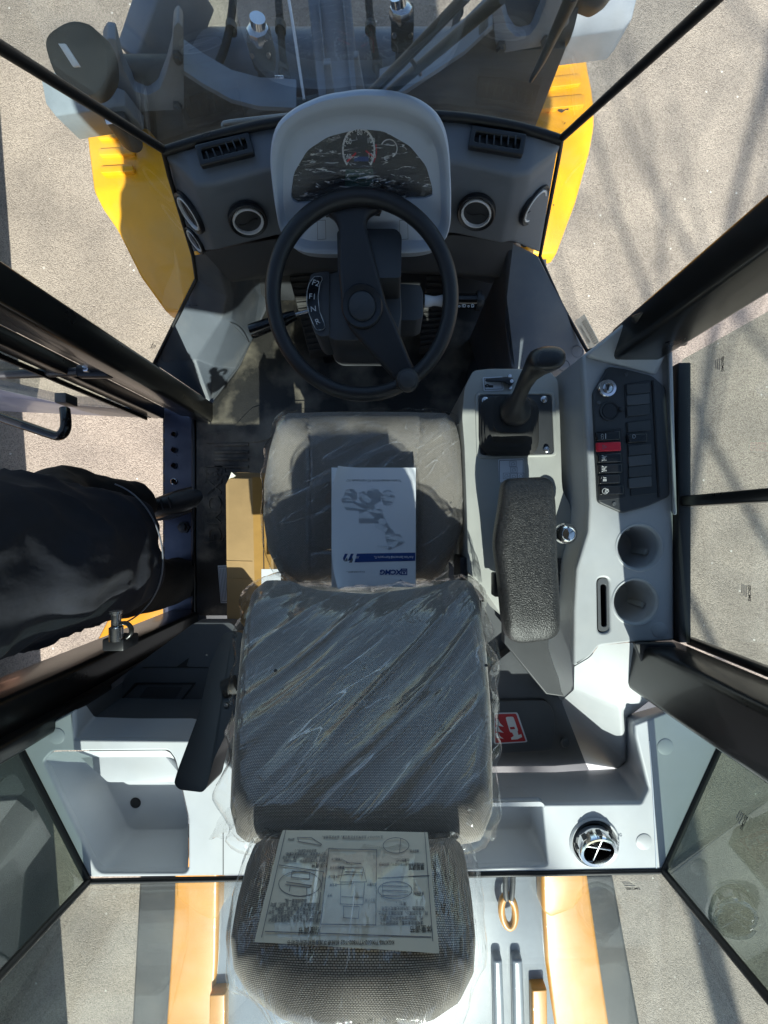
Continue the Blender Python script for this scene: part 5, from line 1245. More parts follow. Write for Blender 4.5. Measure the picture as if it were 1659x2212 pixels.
# fire extinguisher sign
sign = pxplate('fire_extinguisher_sign', [rc([(1068, 1540), (1118, 1539), (1140, 1603), (1068, 1608)], 4, 3)], .9555, 'label_white', None, .0010)
tag(sign, 'red square fire extinguisher sticker with white border on the dark cover', 'sticker')
sr = pxplate('red_field', [rc([(1070, 1543), (1115, 1542), (1136, 1601), (1070, 1605)], 3, 3)], .9548, 'sign_red', sign, .0010)
e_ = rc([(1092, 1549), (1109, 1548), (1120, 1580), (1102, 1583)], 4, 3)
ex = pxplate('extinguisher_print', [e_, [(1101, 1571), (1111, 1570), (1113, 1575), (1103, 1576)]], .9541, 'white_print', sign, .0010)
pxplate('nozzle_print', [[(1106, 1582), (1118, 1580), (1120, 1588), (1126, 1586), (1128, 1592), (1118, 1597), (1105, 1598), (1104, 1594), (1110, 1590)]], .9541, 'white_print', sign, .0010)
for k in range(3): pxplate('flame_print', [[(1070, 1558 + 14 * k), (1076, 1553 + 14 * k), (1080, 1562 + 14 * k), (1088, 1570 + 13 * k), (1078, 1568 + 13 * k), (1072, 1566 + 14 * k)]], .9541, 'white_print', sign, .0010)
# ================================================================== floor mat, box
fm = thing('floor_mat', 'worn black rubber floor mat with moulded maker name', 'floor mat', P(700, 1000, 1.455))
fmo = rc([(462, 866), (516, 796), (560, 700), (600, 620), (1080, 620), (1010, 800), (1010, 900), (640, 900), (610, 960), (600, 1330), (424, 1330), (424, 905)], 12, 3)
mp_ = pxplate('mat_sheet', [fmo], 1.452, 'mat_rubber', fm, .008, .002)
pxplate('mat_pad', [rc([(520, 905), (545, 880), (600, 866), (1000, 862), (1000, 900), (640, 905), (590, 945), (560, 955), (440, 958), (440, 935), (500, 930)], 8, 3)], 1.448, 'mat_rubber', fm, .005, .001)
for i in range(5): box('mat_ridge', P(500, 960 + 16 * i, 1.449), (.13, .012, .005), 'mat_rubber', fm, .002)
MX = frame(P(462, 1085, 1.4475), (0, -1, 0), (1, 0, 0))
pxplate('name_panel', [rc([(438, 1010), (486, 1010), (492, 1040), (492, 1150), (480, 1168), (438, 1172)], 4, 3)], 1.4488, 'mat_rubber', fm, .004, .001)
text('moulded_name', 'XCMG', .075, MX @ Matrix.Translation((.03, .0, 0)), 'mat_rubber', fm, bold=.0, thick=.002, xs=1.05)
strokes('moulded_emblem', [[(-.135, -.03), (-.075, -.03), (-.075, .03), (-.135, .03), (-.135, -.03)], [(-.125, .015), (-.085, .015), (-.105, -.02), (-.125, .015)]], .005, MX, 'mat_rubber', fm, h=.001)
cb = thing('cardboard_box', 'brown taped cardboard box standing between seat and door', 'box', P(535, 1190, 1.45))
bxo = [(487, 1046), (494, 1032), (584, 1034), (596, 1360), (490, 1358)]
pxprism('box_body', bxo, 1.06, 1.446, 'cardboard', cb, .003)
tp_ = pxplate('tape_strip', [[(545, 1031), (580, 1031), (590, 1361), (552, 1361)]], 1.0592, 'tape', cb, .0008)
tube('flap_seam', [P(567, 1034, 1.0585), P(572, 1360, 1.0585)], .0014, 'ink_black', cb, 2)
pxplate('box_flap', [[(505, 1020), (584, 1022), (582, 1040), (497, 1040)]], 1.075, 'cardboard', cb, .003)
for y in (1212, 1250, 1342): tube('crease', [P(489, y, 1.0595), P(545, y + 1, 1.0595)], .0008, 'cardboard', cb, 2)
bm_ = [P(*q) for q in ((488, 1050, 1.07), (494, 1036, 1.06), (500, 1020, 1.055), (508, 1027, 1.06), (500, 1036, 1.065))]
prism('torn_corner', bm_, [p - Vector((0, 0, .006)) for p in bm_], 'sheet_paper', cb)
Ml = frame(P(488, 1272, 1.11), (.12, 1, 0), (-1, .1, -.25))
lbx = plate('shipping_label', [rc([(-.055, -.012), (.055, -.012), (.055, .04), (-.055, .04)], .001)], 'label_white', cb, frame(P(480, 1262, 1.12), (.08, -1, 0), (1, .06, .45)), .0006)
Mlb = frame(P(480, 1262, 1.1194), (.08, -1, 0), (1, .06, .45))
strokes('label_print', [[(-.05, -.008), (.05, -.008), (.05, .03), (-.05, .03), (-.05, -.008)]] + [[(-.045, -.002 + .006 * k), (.045, -.002 + .006 * k)] for k in range(5)], .0018, Mlb, 'ink_mid', lbx)

# ================================================================== front frame seen through the windscreen
ff_ = thing('front_frame', 'grey steel front frame with clevis plates and cross tube ahead of the cab', 'machine frame', Vector((-.2, 1.6, 0)))
def wallp(x, y, Yw): return onplane(x, y, Vector((0, Yw, 0)), Vector((0, 1, 0)))
def vplate(name, px, Yw, th, m, bevel=.006, parent=ff_):
    q = [wallp(x, y, Yw) for x, y in px]; return prism(name, q, [p + Vector((0, th, 0)) for p in q], m, parent, bevel)
ul = rc([(222, 100), (232, 82), (250, 84), (266, 150), (290, 197), (320, 206), (345, 193), (360, 155), (372, 110), (375, 58), (385, 46), (396, 62), (398, 236), (250, 245), (236, 228)], 6, 3)
vplate('clevis_plate', ul, 1.45, .05, 'frame_grey')
ur = rc([(1058, -40), (1070, -20), (1084, 20), (1095, 60), (1115, 80), (1145, 76), (1163, 50), (1178, 10), (1190, -40), (1205, -40), (1228, -10), (1230, 50), (1180, 98), (1079, 116), (1070, 90)], 6, 3)
vplate('clevis_plate', ur, 1.45, .05, 'frame_grey')
vplate('gusset', rc([(392, 150), (404, 154), (440, 184), (500, 217), (560, 232), (640, 238), (640, 330), (397, 330)], 4, 3), 1.455, .03, 'frame_dark', .003)
vplate('gusset', rc([(1064, 54), (1050, 60), (1004, 110), (929, 160), (874, 197), (860, 330), (1135, 330), (1152, 285), (1222, 104), (1080, 110)], 4, 3), 1.455, .03, 'frame_dark', .003)
for pts in ([(392, 152), (440, 184), (500, 217), (560, 232), (640, 236)], [(1064, 56), (1004, 112), (929, 162), (874, 199), (820, 215)]):
    a = [wallp(x, y - 3, 1.45) for x, y in pts]; b = [wallp(x, y + 6, 1.45) for x, y in pts]
    v = a + b + [p + Vector((0, .10, 0)) for p in a]; n = len(a)
    mk('gusset_flange', v, [(i, i + 1, n + i + 1, n + i) for i in range(n - 1)] + [(i, i + 1, 2 * n + i + 1, 2 * n + i) for i in range(n - 1)], 'frame_grey', ff_)
vplate('rear_wall', [(238, 246), (400, 236), (640, 240), (860, 200), (1080, 112), (1228, 60), (1222, 105), (1150, 287), (1140, 420), (400, 420), (352, 326), (275, 272)], 1.49, .05, 'frame_dark', .003)
box('deck_plate', (-.18, 1.16, Z(1.95)), (1.30, .55, .04), 'frame_dark', ff_)
tl, tr = wallp(415, 150, 1.78), wallp(1050, 95, 1.78)
tl.z = tr.z = (tl.z + tr.z) / 2 - .02
ct = tube('cross_tube', [tl, tr], .088, 'frame_grey', ff_, 10)
for p in (tl, tr): tube('tube_collar', [p, p + Vector((.02, 0, 0))], .105, 'frame_grey', ff_, 10)
# centre beam
cbx = [P(662, -20, 1.22), P(757, -20, 1.22), P(778, 215, 1.36), P(690, 225, 1.36)]
prism('center_beam', cbx, [p - Vector((0, 0, .25)) for p in cbx], 'frame_grey', ff_, .008)
for x0, x1 in ((684, 700), (737, 752)):
    q = [P(x0, -20, 1.205), P(x0 + 4, -20, 1.205), P(x1 + 12, 220, 1.345), P(x1 + 8, 220, 1.345)]; prism('beam_rib', q, [p - Vector((0, 0, .03)) for p in q], 'frame_grey', ff_, .002)
vplate('beam_foot', [(698, 140), (714, 138), (724, 215), (706, 215)], 1.40, .02, 'frame_grey', .003)
vplate('beam_foot', [(764, 124), (774, 122), (788, 205), (770, 205)], 1.40, .02, 'frame_grey', .003)
# boom arms through the clevises
def beam(name, a, b, w, h, m, parent=ff_, bevel=.01):
    d = (b - a).normalized(); s = d.cross(Vector((0, 0, 1))).normalized(); u = s.cross(d)
    q = [s * w / 2 + u * h / 2, -s * w / 2 + u * h / 2, -s * w / 2 - u * h / 2, s * w / 2 - u * h / 2]
    return prism(name, [a + p for p in q], [b + p for p in q], m, parent, bevel)
beam('boom_arm', P(322, 165, 1.40), P(405, -60, 1.30), .085, .20, 'frame_grey')
beam('boom_arm', P(1128, 45, 1.40), P(1165, -90, 1.30), .085, .20, 'frame_grey')
for (x, y) in ((300, 170), (1120, 40)):
    c = wallp(x, y, 1.53); tube('pivot_pin', [c - Vector((.10, 0, 0)), c + Vector((.16, 0, 0))], .055, 'frame_dark', ff_, 8)
# hydraulic fittings
def fitting(pts, dy=0):
    A = [P(x, y, d) for x, y, d in pts]
    t = tube('cylinder_rod', [A[0], A[1]], .0245, 'chrome', ff_, 8)
    lathe('flange_block', [(.038, 0), (.040, .012), (.036, .026), (.026, .032)], 'steel', t, frame(A[1], (1, 0, 0), (A[0] - A[1]).cross(Vector((1, 0, 0)))), 8)
    box('valve_block', (A[1] + A[2]) / 2, (.076, .07, .085), 'frame_dark', t, .010)
    tube('hose_elbow', [A[2], A[3], A[4]], .028, 'black_rubber', t, 8)
    for s in (-1, 1):
        lathe('block_bolt', [(.008, 0), (.008, .008), (.001, .008)], 'steel', t, frame((A[1] + A[2]) / 2 + Vector((s * .027, -.037, .012)), (1, 0, 0), (0, .3, 1)), 6)
    for k in range(2):
        q = A[4].lerp(A[3], .1 + .8 * k) + Vector((.032, -.02, .01)); tube('hose_clamp_bolt', [q, q + Vector((.035, 0, 0))], .008, 'steel', t, 5)
    return t
fitting([(556, 38, 1.22), (562, 84, 1.27), (568, 122, 1.32), (575, 160, 1.38), (580, 205, 1.44)])
fitting([(858, -10, 1.22), (866, 40, 1.27), (872, 80, 1.32), (872, 118, 1.38), (866, 168, 1.44)])
tube('pale_line', [P(620, -20, 1.30), P(626, 10, 1.30), P(640, 100, 1.33), P(657, 216, 1.38)], .0052, 'white_print', ff_, 5)  # thin pale line running ahead of the windscreen
tube('wash_pipe', [P(482, 275, .98), P(480, 268, .98), P(490, 264, .97), P(560, 256, .955), P(640, 247, .945)], .0045, 'console_grey', ff_, 5)
for k, pts in enumerate(([(600, -20, 1.30), (606, 60, 1.34), (612, 150, 1.40), (640, 230, 1.46)], [(795, -20, 1.30), (800, 60, 1.34), (815, 140, 1.40), (830, 215, 1.46)], [(430, 215, 1.42), (470, 150, 1.40), (500, 60, 1.36), (505, -20, 1.33)], [(950, 190, 1.42), (975, 100, 1.40), (990, 20, 1.36), (1000, -30, 1.33)])):
    hz = tube('hydraulic_hose', [P(*q) for q in pts], .013, 'black_rubber', ff_, 6)
    for q in (pts[1], pts[2]): lathe('hose_clip', [(.019, -.012), (.019, .012), (.014, .012), (.014, -.012)], 'frame_dark', hz, frame(P(*q), (1, 0, 0), (0, 0, 1)), 14, close=False)
for x, y, Yw in ((232, 230, 1.448), (384, 228, 1.448), (384, 120, 1.448), (1082, 100, 1.448), (1180, 88, 1.448)):
    lathe('plate_bolt', [(.016, 0), (.016, .010), (.011, .012), (.011, .020), (.001, .020)], 'frame_dark', ff_, frame(wallp(x, y, Yw), (1, 0, 0), (0, 0, 1)), 6)
# ================================================================== front fenders
def rib(par, x0, y0, x1, y1, d, sk):
    q = rc([(x0, y0 + sk), (x1, y0), (x1 + 2, y1), (x0 + 2, y1 + sk)], 5, 3)
    return pxprism('tread_bar', q, d - .009, d + .01, 'yellow', par, .008, 4)
lf = thing('left_front_fender', 'yellow left front wheel fender with tread bars, partly shaded', 'fender', P(300, 450, 1.6))
lfo = [(182, 245, 1.45), (300, 250, 1.45), (400, 380, 1.46), (426, 560, 1.55), (424, 605, 1.58), (386, 672, 1.62), (358, 674, 1.63), (346, 657, 1.615), (302, 596, 1.57), (251, 494, 1.50), (222, 452, 1.47), (201, 412, 1.455), (190, 325, 1.45)]
def fender(name, pts, par):
    top = [P(*p) for p in pts]; bot = [p + Vector((0, 0, -.05)) for p in top]
    bm = bmesh.new(); n = len(top)
    c = sum(top, Vector()) / n
    v = top + bot; f = [[i, (i + 1) % n, n + (i + 1) % n, n + i] for i in range(n)]
    f += [[0, 1, 2, 11, 12], [2, 3, 9, 10, 11], [3, 4, 5, 6, 7, 8, 9]] if n == 13 else [list(range(n))]
    return mk(name, v, f, 'yellow', par, .012, 3, smooth=45)
fender('fender_shell', lfo, lf)
for k, (y0, w) in enumerate(((281, 80), (317, 76), (355, 72))): rib(lf, 208 + 3 * k, y0, 208 + 3 * k + w, y0 + 14, 1.45, 4)
rf = thing('right_front_fender', 'sunlit yellow right front wheel fender with tread bars', 'fender', P(1230, 350, 1.6))
rfo = [(1259, 60, 1.45), (1190, 60, 1.45), (1130, 290, 1.46), (1120, 420, 1.50), (1140, 545, 1.56), (1165, 554, 1.58), (1202, 550, 1.58), (1244, 436, 1.50), (1274, 330, 1.46), (1285, 272, 1.45), (1285, 235, 1.45), (1280, 190, 1.45), (1272, 150, 1.45)]
top = rfo
fender('fender_shell', rfo, rf)
for x0, y0, x1, y1 in ((1190, 112, 1246, 130), (1180, 158, 1254, 180), (1165, 203, 1262, 226)): rib(rf, x0, y0, x1, y1, 1.45, 9)
for pts in ([(1204, 238), (1212, 231), (1216, 237), (1226, 234), (1214, 243)], [(1222, 236), (1230, 231), (1228, 238)], [(1218, 266), (1223, 263), (1219, 268)], [(1194, 442), (1197, 440), (1197, 445)]):
    pxplate('scuff_mark', [pts], 1.4485, 'frame_dark', rf, .0015)
# front tyres under the fenders
def wheel(parent, c, r, w):
    M = frame(c, (0, 0, 1), (0, 1, 0))
    prof = [(.55 * r, -w * .40), (.62 * r, -w * .47), (.9 * r, -w * .5), (.985 * r, -w * .42), (r, -w * .2), (r, w * .2), (.985 * r, w * .42), (.9 * r, w * .5), (.62 * r, w * .47), (.55 * r, w * .40)]
    t = lathe('wheel', prof, 'tyre', parent, M, 48, close=False)
    lathe('rim', [(.56 * r, -w * .4), (.5 * r, -w * .2), (.2 * r, -w * .1), (.2 * r, w * .1), (.5 * r, w * .2), (.56 * r, w * .4)], 'orange_yellow', t, M, 32, close=False)
    for k in range(20):
        a = 2 * math.pi * k / 20; box('tyre_lug', (0, 0, 0), (.05, .10 * r + .03, w * .46), 'tyre', t, .008, M @ Matrix.Rotation(a, 4, 'Z') @ Matrix.Translation((r, 0, (w * .22) * (1 if k % 2 else -1))))
    return t
wheel(ff_, Vector((-.84, 1.36, .66)), .66, .36)
wheel(ff_, Vector((.46, 1.36, .66)), .66, .36)
# ================================================================== work lights on sheet brackets
def rc3(pts):                     # round an outline and carry its depths along
    out = []
    k = len(pts)
    for i in range(k):
        a, p, b = Vector(pts[i - 1]), Vector(pts[i]), Vector(pts[(i + 1) % k])
        p0 = p.lerp(a, .4); p1 = p.lerp(b, .4)
        for j in range(5): t = j / 4; out.append(tuple(p0 * (1 - t) ** 2 + p * 2 * t * (1 - t) + p1 * t * t))
    return out
def worklight(name, label, quad, face, dd, sticker):
    t = thing(name, label, 'work light', P(*quad[0]))
    prism('bracket', [P(*q) for q in quad], [P(*q) - Vector((0, -.02, .10)) for q in quad], 'frame_grey', t, .004)
    prism('lamp_housing', [P(*q) for q in face], [P(*q) - Vector((0, -.03, .05)) for q in face], 'frame_dark', t, .02)
    if sticker:
        a = [P(*q) for q in sticker]; n = Vector((0, -.004, .006)); prism('serial_sticker', [p + n for p in a], a, 'label_white', t)
    return t
worklight('work_light', 'dark work light on a grey sheet bracket above the left fender', [(86, 160, 1.22), (150, 150, 1.22), (270, 195, 1.26), (270, 228, 1.28), (120, 251, 1.30), (98, 222, 1.28)],
          rc3([(92, 80, 1.02), (150, 42, 1.02), (200, 52, 1.03), (228, 100, 1.08), (234, 165, 1.13), (205, 208, 1.16), (150, 205, 1.15), (112, 150, 1.10)]), 1.2, [(130, 97, 1.02), (144, 97, 1.02), (175, 145, 1.055), (161, 146, 1.06)])
worklight('work_light', 'grey work light bracket above the right fender', [(1230, -20, 1.2), (1380, -20, 1.2), (1366, 40, 1.24), (1346, 64, 1.26), (1230, 80, 1.28), (1228, 40, 1.25)],
          [(1236, -60, 1.02), (1330, -70, 1.02), (1330, -10, 1.08), (1290, 18, 1.10), (1240, 0, 1.10)], 1.2, None)
mr = thing('marker_lamp', 'dark oval lamp with a small label beside the left windscreen seal', 'lamp', P(240, 255, 1.30))
ov = [(240 + 33 * math.cos(a) * .85 + 8 * math.sin(a), 240 + 30 * math.sin(a) + 4 * math.cos(a)) for a in [i * math.pi / 12 for i in range(24)]]
pxprism('lamp_body', ov, 1.30, 1.40, 'frame_dark', mr, .012)
pxplate('lamp_label', [[(222, 244), (236, 244), (244, 266), (230, 268)]], 1.297, 'label_white', mr, .002)
# ================================================================== wipers on the windscreen
wpn = (lean(wb[4]) - wb[4]).normalized(); wpo = Vector((0, wpn.z, -wpn.y))
def onws(x, y, off=.018): n = Vector((0, wpn.z, -wpn.y)); return onplane(x, y, wb[5] + n * off, n)
wp = thing('wiper', 'twin black wiper arms running diagonally across the windscreen', 'wiper', onws(800, 200))
tube('wiper_arm', [onws(788, 210), onws(880, 118), onws(1005, -10)], .0050, 'frame_dark', wp, 4, smooth_path=False)
tube('wiper_arm', [onws(796, 216), onws(886, 124), onws(1012, -6)], .0035, 'black_plastic', wp, 4, smooth_path=False)
tube('wiper_arm', [onws(840, 200), onws(960, 98), onws(1085, -8)], .0068, 'frame_dark', wp, 4, smooth_path=False)
tube('arm_link', [onws(880, 118), onws(902, 146), onws(908, 160)], .003, 'black_plastic', wp, 4)
wp2 = thing('wiper', 'black wiper blade at the right edge of the windscreen', 'wiper', onws(1146, 172))
tube('wiper_blade', [onws(1147, 173), onws(1172, 128), onws(1232, 0), onws(1240, -20)], [.0035, .006, .009, .009], 'black_plastic', wp2, 4, smooth_path=False)
# ================================================================== engine hood behind the cab
hood = thing('engine_hood', 'glossy grey engine hood behind the rear window', 'hood', P(820, 2000, 1.5))
hq = [P(455, 1860, 1.37), P(1180, 1850, 1.37), P(1215, 2300, 1.42), P(430, 2300, 1.42)]
prism('hood_panel', hq, [p - Vector((0, 0, .3)) for p in hq], 'hood_grey', hood, .01)
for x0, x1 in ((1066, 1086), (1108, 1130)):
    q = [P(x0, 2075, 1.36), P(x1, 2075, 1.36), P(x1 + 8, 2300, 1.39), P(x0 + 4, 2300, 1.39)]; prism('hood_ridge', q, [p - Vector((0, 0, .05)) for p in q], 'hood_grey', hood, .012, 4)
def rail(label, a, b, c_, tabs):
    t = thing('hood_rail', label, 'rail', P(*a[0]), 'yellow rails along the hood')
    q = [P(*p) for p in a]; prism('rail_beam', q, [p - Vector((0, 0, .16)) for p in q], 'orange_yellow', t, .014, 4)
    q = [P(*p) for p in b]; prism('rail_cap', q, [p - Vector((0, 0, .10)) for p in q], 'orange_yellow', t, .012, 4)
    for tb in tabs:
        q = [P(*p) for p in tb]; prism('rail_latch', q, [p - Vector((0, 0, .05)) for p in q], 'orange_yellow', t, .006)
    return t
rail('amber yellow rail along the left edge of the hood', [(376, 1860, 1.345), (472, 1860, 1.345), (468, 2080, 1.38), (455, 2300, 1.42), (352, 2300, 1.42), (374, 1960, 1.37)],
     [(378, 1850, 1.31), (471, 1850, 1.31), (470, 1985, 1.33), (455, 1990, 1.33), (425, 1975, 1.33), (379, 1940, 1.325)], None, [[(452, 2150, 1.365), (486, 2148, 1.365), (486, 2300, 1.39), (450, 2300, 1.39)]])
rail('amber yellow rail along the right edge of the hood', [(1168, 1860, 1.345), (1266, 1860, 1.345), (1300, 2100, 1.39), (1330, 2300, 1.42), (1208, 2300, 1.42), (1180, 2080, 1.38)],
     [(1170, 1850, 1.31), (1264, 1850, 1.31), (1263, 1935, 1.325), (1240, 1965, 1.33), (1190, 1985, 1.33), (1172, 1970, 1.33)], None, [[(1150, 2140, 1.365), (1182, 2138, 1.365), (1184, 2300, 1.39), (1152, 2300, 1.39)]])
lb_ = thing('rear_chassis', 'dark lower bodywork under the hood rails', 'chassis', P(800, 2100, 2.4))
pxprism('chassis_side', [(300, 1890), (640, 1890), (640, 2500), (205, 2500), (283, 2212)], 2.05, 2.6, 'frame_dark', lb_, .02)
pxprism('chassis_side', [(1000, 1890), (1325, 1890), (1383, 2212), (1450, 2500), (1000, 2500)], 2.05, 2.6, 'frame_dark', lb_, .02)
hk = thing('lifting_shackle', 'orange lifting shackle on a dark strap at the front of the hood', 'shackle', P(1098, 1960, 1.37))
rgp = [P(1098 + 15 * math.sin(a) + 3 * math.cos(a), 1968 + 34 * math.cos(a), 1.345) for a in [i * 2 * math.pi / 18 for i in range(18)]]
tube('shackle_bow', rgp, .012, 'orange_yellow', hk, 6, cyc=True)
tube('shackle_strap', [P(1092, 1890, 1.34), P(1090, 1925, 1.33), P(1094, 1942, 1.335)], .009, 'frame_dark', hk)
tube('shackle_strap', [P(1108, 1890, 1.34), P(1108, 1925, 1.33), P(1104, 1942, 1.335)], .009, 'frame_dark', hk)
rfd = thing('left_rear_fender', 'yellow rear fender edge glimpsed behind the rear door post', 'fender', P(280, 1340, 1.95))
q = [P(*p) for p in ((206, 1388, 1.92), (240, 1322, 1.92), (345, 1262, 1.92), (420, 1300, 1.92), (420, 1460, 1.92), (260, 1480, 1.92))]
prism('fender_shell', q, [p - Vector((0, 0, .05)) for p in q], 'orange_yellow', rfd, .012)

# ================================================================== neighbouring loader (its shade darkens the left edge) and a bare tree (its shadow crosses the right)
nb = thing('parked_loader', 'neighbouring loader parked along the left edge, mostly out of view', 'loader', Vector((-3.9, 0, 0)))
bo2 = [(-2.52, -5.2), (-5.0, -5.2), (-5.2, 4.8), (-3.26, 4.8)]
prism('chassis', [Vector((x, y, 1.05)) for x, y in bo2], [Vector((x, y, .62)) for x, y in bo2], 'frame_dark', nb, .05)
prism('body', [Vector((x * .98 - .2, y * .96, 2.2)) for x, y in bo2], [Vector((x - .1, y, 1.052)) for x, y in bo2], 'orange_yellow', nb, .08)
prism('cab_block', [Vector((-3.3, -1.1, 3.3)), Vector((-4.6, -1.1, 3.3)), Vector((-4.6, .7, 3.3)), Vector((-3.3, .7, 3.3))], [Vector((-3.15, -1.2, 2.2)), Vector((-4.7, -1.2, 2.2)), Vector((-4.7, .8, 2.2)), Vector((-3.15, .8, 2.2))], 'pillar_black', nb, .05)
wheel(nb, Vector((-3.75, 3.2, .68)), .68, .46)
wheel(nb, Vector((-3.55, -1.5, .68)), .68, .46)
def tree(label, base, h, seed):
    rnd = random.Random(seed); t = thing('bare_tree', label, 'tree', base, 'bare trees behind the yard')
    tr = []; tw = []
    def grow_(p, d, L, r, lvl):
        pts = [p]; rs = [r]; q = p.copy(); dd = d.copy()
        n = 5
        for i in range(n):
            dd = (dd + Vector((rnd.uniform(-1, 1), rnd.uniform(-1, 1), rnd.uniform(-.3, .5))) * .16).normalized(); q = q + dd * L / n; pts.append(q.copy()); rs.append(r * (1 - .5 * (i + 1) / n))
        (tr if lvl < 1 else tw).append((pts, rs))
        if lvl >= 4 or r < .004: return
        for k in range(rnd.randint(3, 5) if lvl < 3 else 3):
            i = rnd.randint(2, n); ax = Vector((rnd.uniform(-1, 1), rnd.uniform(-1, 1), rnd.uniform(0, .8))).normalized()
            grow_(pts[i], (dd * .55 + ax * .75).normalized(), L * rnd.uniform(.5, .75), rs[i] * .65, lvl + 1)
    grow_(base, Vector((0, 0, 1)), h * .5, .012 * h, 0)
    def build(nm, lst, sides):
        v = []; f = []
        for pts, rs in lst:
            b = len(v)
            for i, (p, r) in enumerate(zip(pts, rs)):
                d = (pts[min(i + 1, len(pts) - 1)] - pts[max(i - 1, 0)]).normalized(); s = d.orthogonal().normalized(); u = d.cross(s)
                for k in range(sides): a = 2 * math.pi * k / sides; v.append(p + (s * math.cos(a) + u * math.sin(a)) * r)
            for i in range(len(pts) - 1):
                for k in range(sides): f.append((b + i * sides + k, b + i * sides + (k + 1) % sides, b + (i + 1) * sides + (k + 1) % sides, b + (i + 1) * sides + k))
        me = bpy.data.meshes.new(nm); me.from_pydata([tuple(p) for p in v], [], f); me.update(); return link(nm, me, 'bark', t, 80)
    build('trunk', tr, 10); build('crown', tw, 5)
tree('bare tree behind the loader whose shadow reaches the right of the yard', Vector((4.0, -11.0, 0)), 14.0, 3)
tree('second bare tree further back on the right', Vector((4.6, -8.0, 0)), 7.5, 11)
# ================================================================== the person standing in the doorway
per = thing('person', 'person in dark navy sweatshirt and black jeans standing in the open doorway', 'person', Vector((-.86, -.12, Z(1.83))))
def skin(name, nodes, edges, m, parent, root=0, sub=2, post=None):
    me = bpy.data.meshes.new(name); me.from_pydata([tuple(p[0]) for p in nodes], edges, []); me.update()
    o = bpy.data.objects.new(name, me); COL.objects.link(o)
    o.modifiers.new('skin', 'SKIN').use_smooth_shade = True
    o.modifiers.new('sub', 'SUBSURF').levels = sub
    o.modifiers['sub'].render_levels = sub
    for v_, p in zip(me.skin_vertices[0].data, nodes):
        r = p[1]; v_.radius = r if isinstance(r, tuple) else (r, r)
    me.skin_vertices[0].data[root].use_root = True
    dg = bpy.context.evaluated_depsgraph_get(); dg.update()
    nm = bpy.data.meshes.new_from_object(o.evaluated_get(dg)); bpy.data.objects.remove(o)
    nm.name = name
    if post:
        for v_ in nm.vertices: v_.co = post(v_.co)
    return link(name, nm, m, parent, 80)
V = Vector
hx0, hy0 = -.83, -.09
N_ = [ (V((hx0, hy0, 2.13)), (.13, .16)),          # 0 pelvis
       (V((hx0 + .01, hy0, 2.30)), (.115, .15)),    # 1 waist
       (V((hx0 + .02, hy0, 2.50)), (.12, .17)),     # 2 chest
       (V((hx0 + .03, hy0, 2.66)), (.09, .15)),     # 3 upper chest
       (V((hx0 + .05, hy0, 2.76)), .055),           # 4 neck
       (V((hx0 + .075, hy0, 2.84)), .075),          # 5 head low
       (V((hx0 + .08, hy0, 2.95)), .095),           # 6 head
       (V((hx0 + .07, hy0, 3.03)), .06),            # 7 crown
       (V((hx0, hy0 - .10, 2.08)), .095),           # 8 hip R (rear side)
       (V((hx0 + .01, hy0 - .12, 1.70)), .065),     # 9 knee
       (V((hx0 - .03, hy0 - .12, 1.36)), .045),     # 10 ankle
       (V((hx0, hy0 + .09, 2.09)), .095),           # 11 hip L
       (V((-1.00, .09, 1.99)), .072),               # 12 knee (raised)
       (V((-.885, .065, 1.70)), .048),              # 13 ankle on the sill
       (V((hx0 + .03, hy0 - .19, 2.66)), .065),     # 14 shoulder R
       (V((hx0 - .13, hy0 - .26, 2.42)), .050),     # 15 elbow
       (V((hx0 - .20, hy0 - .16, 2.22)), .034),     # 16 wrist
       (V((hx0 + .03, hy0 + .19, 2.67)), .065),     # 17 shoulder L
       (V((hx0 + .28, hy0 + .24, 2.86)), .050),     # 18 elbow
       (V((-.28, .07, 3.10)), .034),                # 19 wrist
       ]
E_ = [(0, 1), (1, 2), (2, 3), (3, 4), (4, 5), (5, 6), (6, 7), (0, 8), (8, 9), (9, 10), (0, 11), (11, 12), (12, 13), (3, 14), (14, 15), (15, 16), (3, 17), (17, 18), (18, 19)]
# hands: palm and five fingers as chains rooted in the wrist
def hand(w, fwd, side, curl):
    fwd = fwd.normalized(); side = side.normalized(); dn = fwd.cross(side)
    k = len(N_); wi = [i for i, n in enumerate(N_) if n[0] == w][0]
    N_.append((w + fwd * .055, (.030, .018))); E_.append((wi, k)); palm = k
    for off, L in ((-.030, .062), (-.011, .075), (.010, .080), (.030, .072)):
        b = len(N_); p0 = w + fwd * .09 + side * off
        N_.append((p0, .011)); E_.append((palm, b))
        N_.append((p0 + fwd * L * .5 + dn * curl * .4, .0095)); E_.append((b, b + 1))
        N_.append((p0 + fwd * L * .8 + dn * curl * 1.1, .0085)); E_.append((b + 1, b + 2))
    b = len(N_); N_.append((w + fwd * .04 - side * .045 + dn * .01, .012)); E_.append((palm, b))
    N_.append((w + fwd * .085 - side * .055 + dn * .02, .0095)); E_.append((b, b + 1))
hand(N_[16][0], V((.15, 0, -1)), V((0, 1, 0)), .03)
hand(N_[19][0], V((1, -.2, .02)), V((.2, 1, 0)), .02)
bod = skin('body', N_, E_, 'skin', per)
bod.data.materials.append(MATS['hair'])
for p in bod.data.polygons:
    if p.center.z > 2.945 and p.center.x < hx0 + .13: p.material_index = 1
    if p.center.z > 2.80 and p.center.x < hx0 + .05: p.material_index = 1
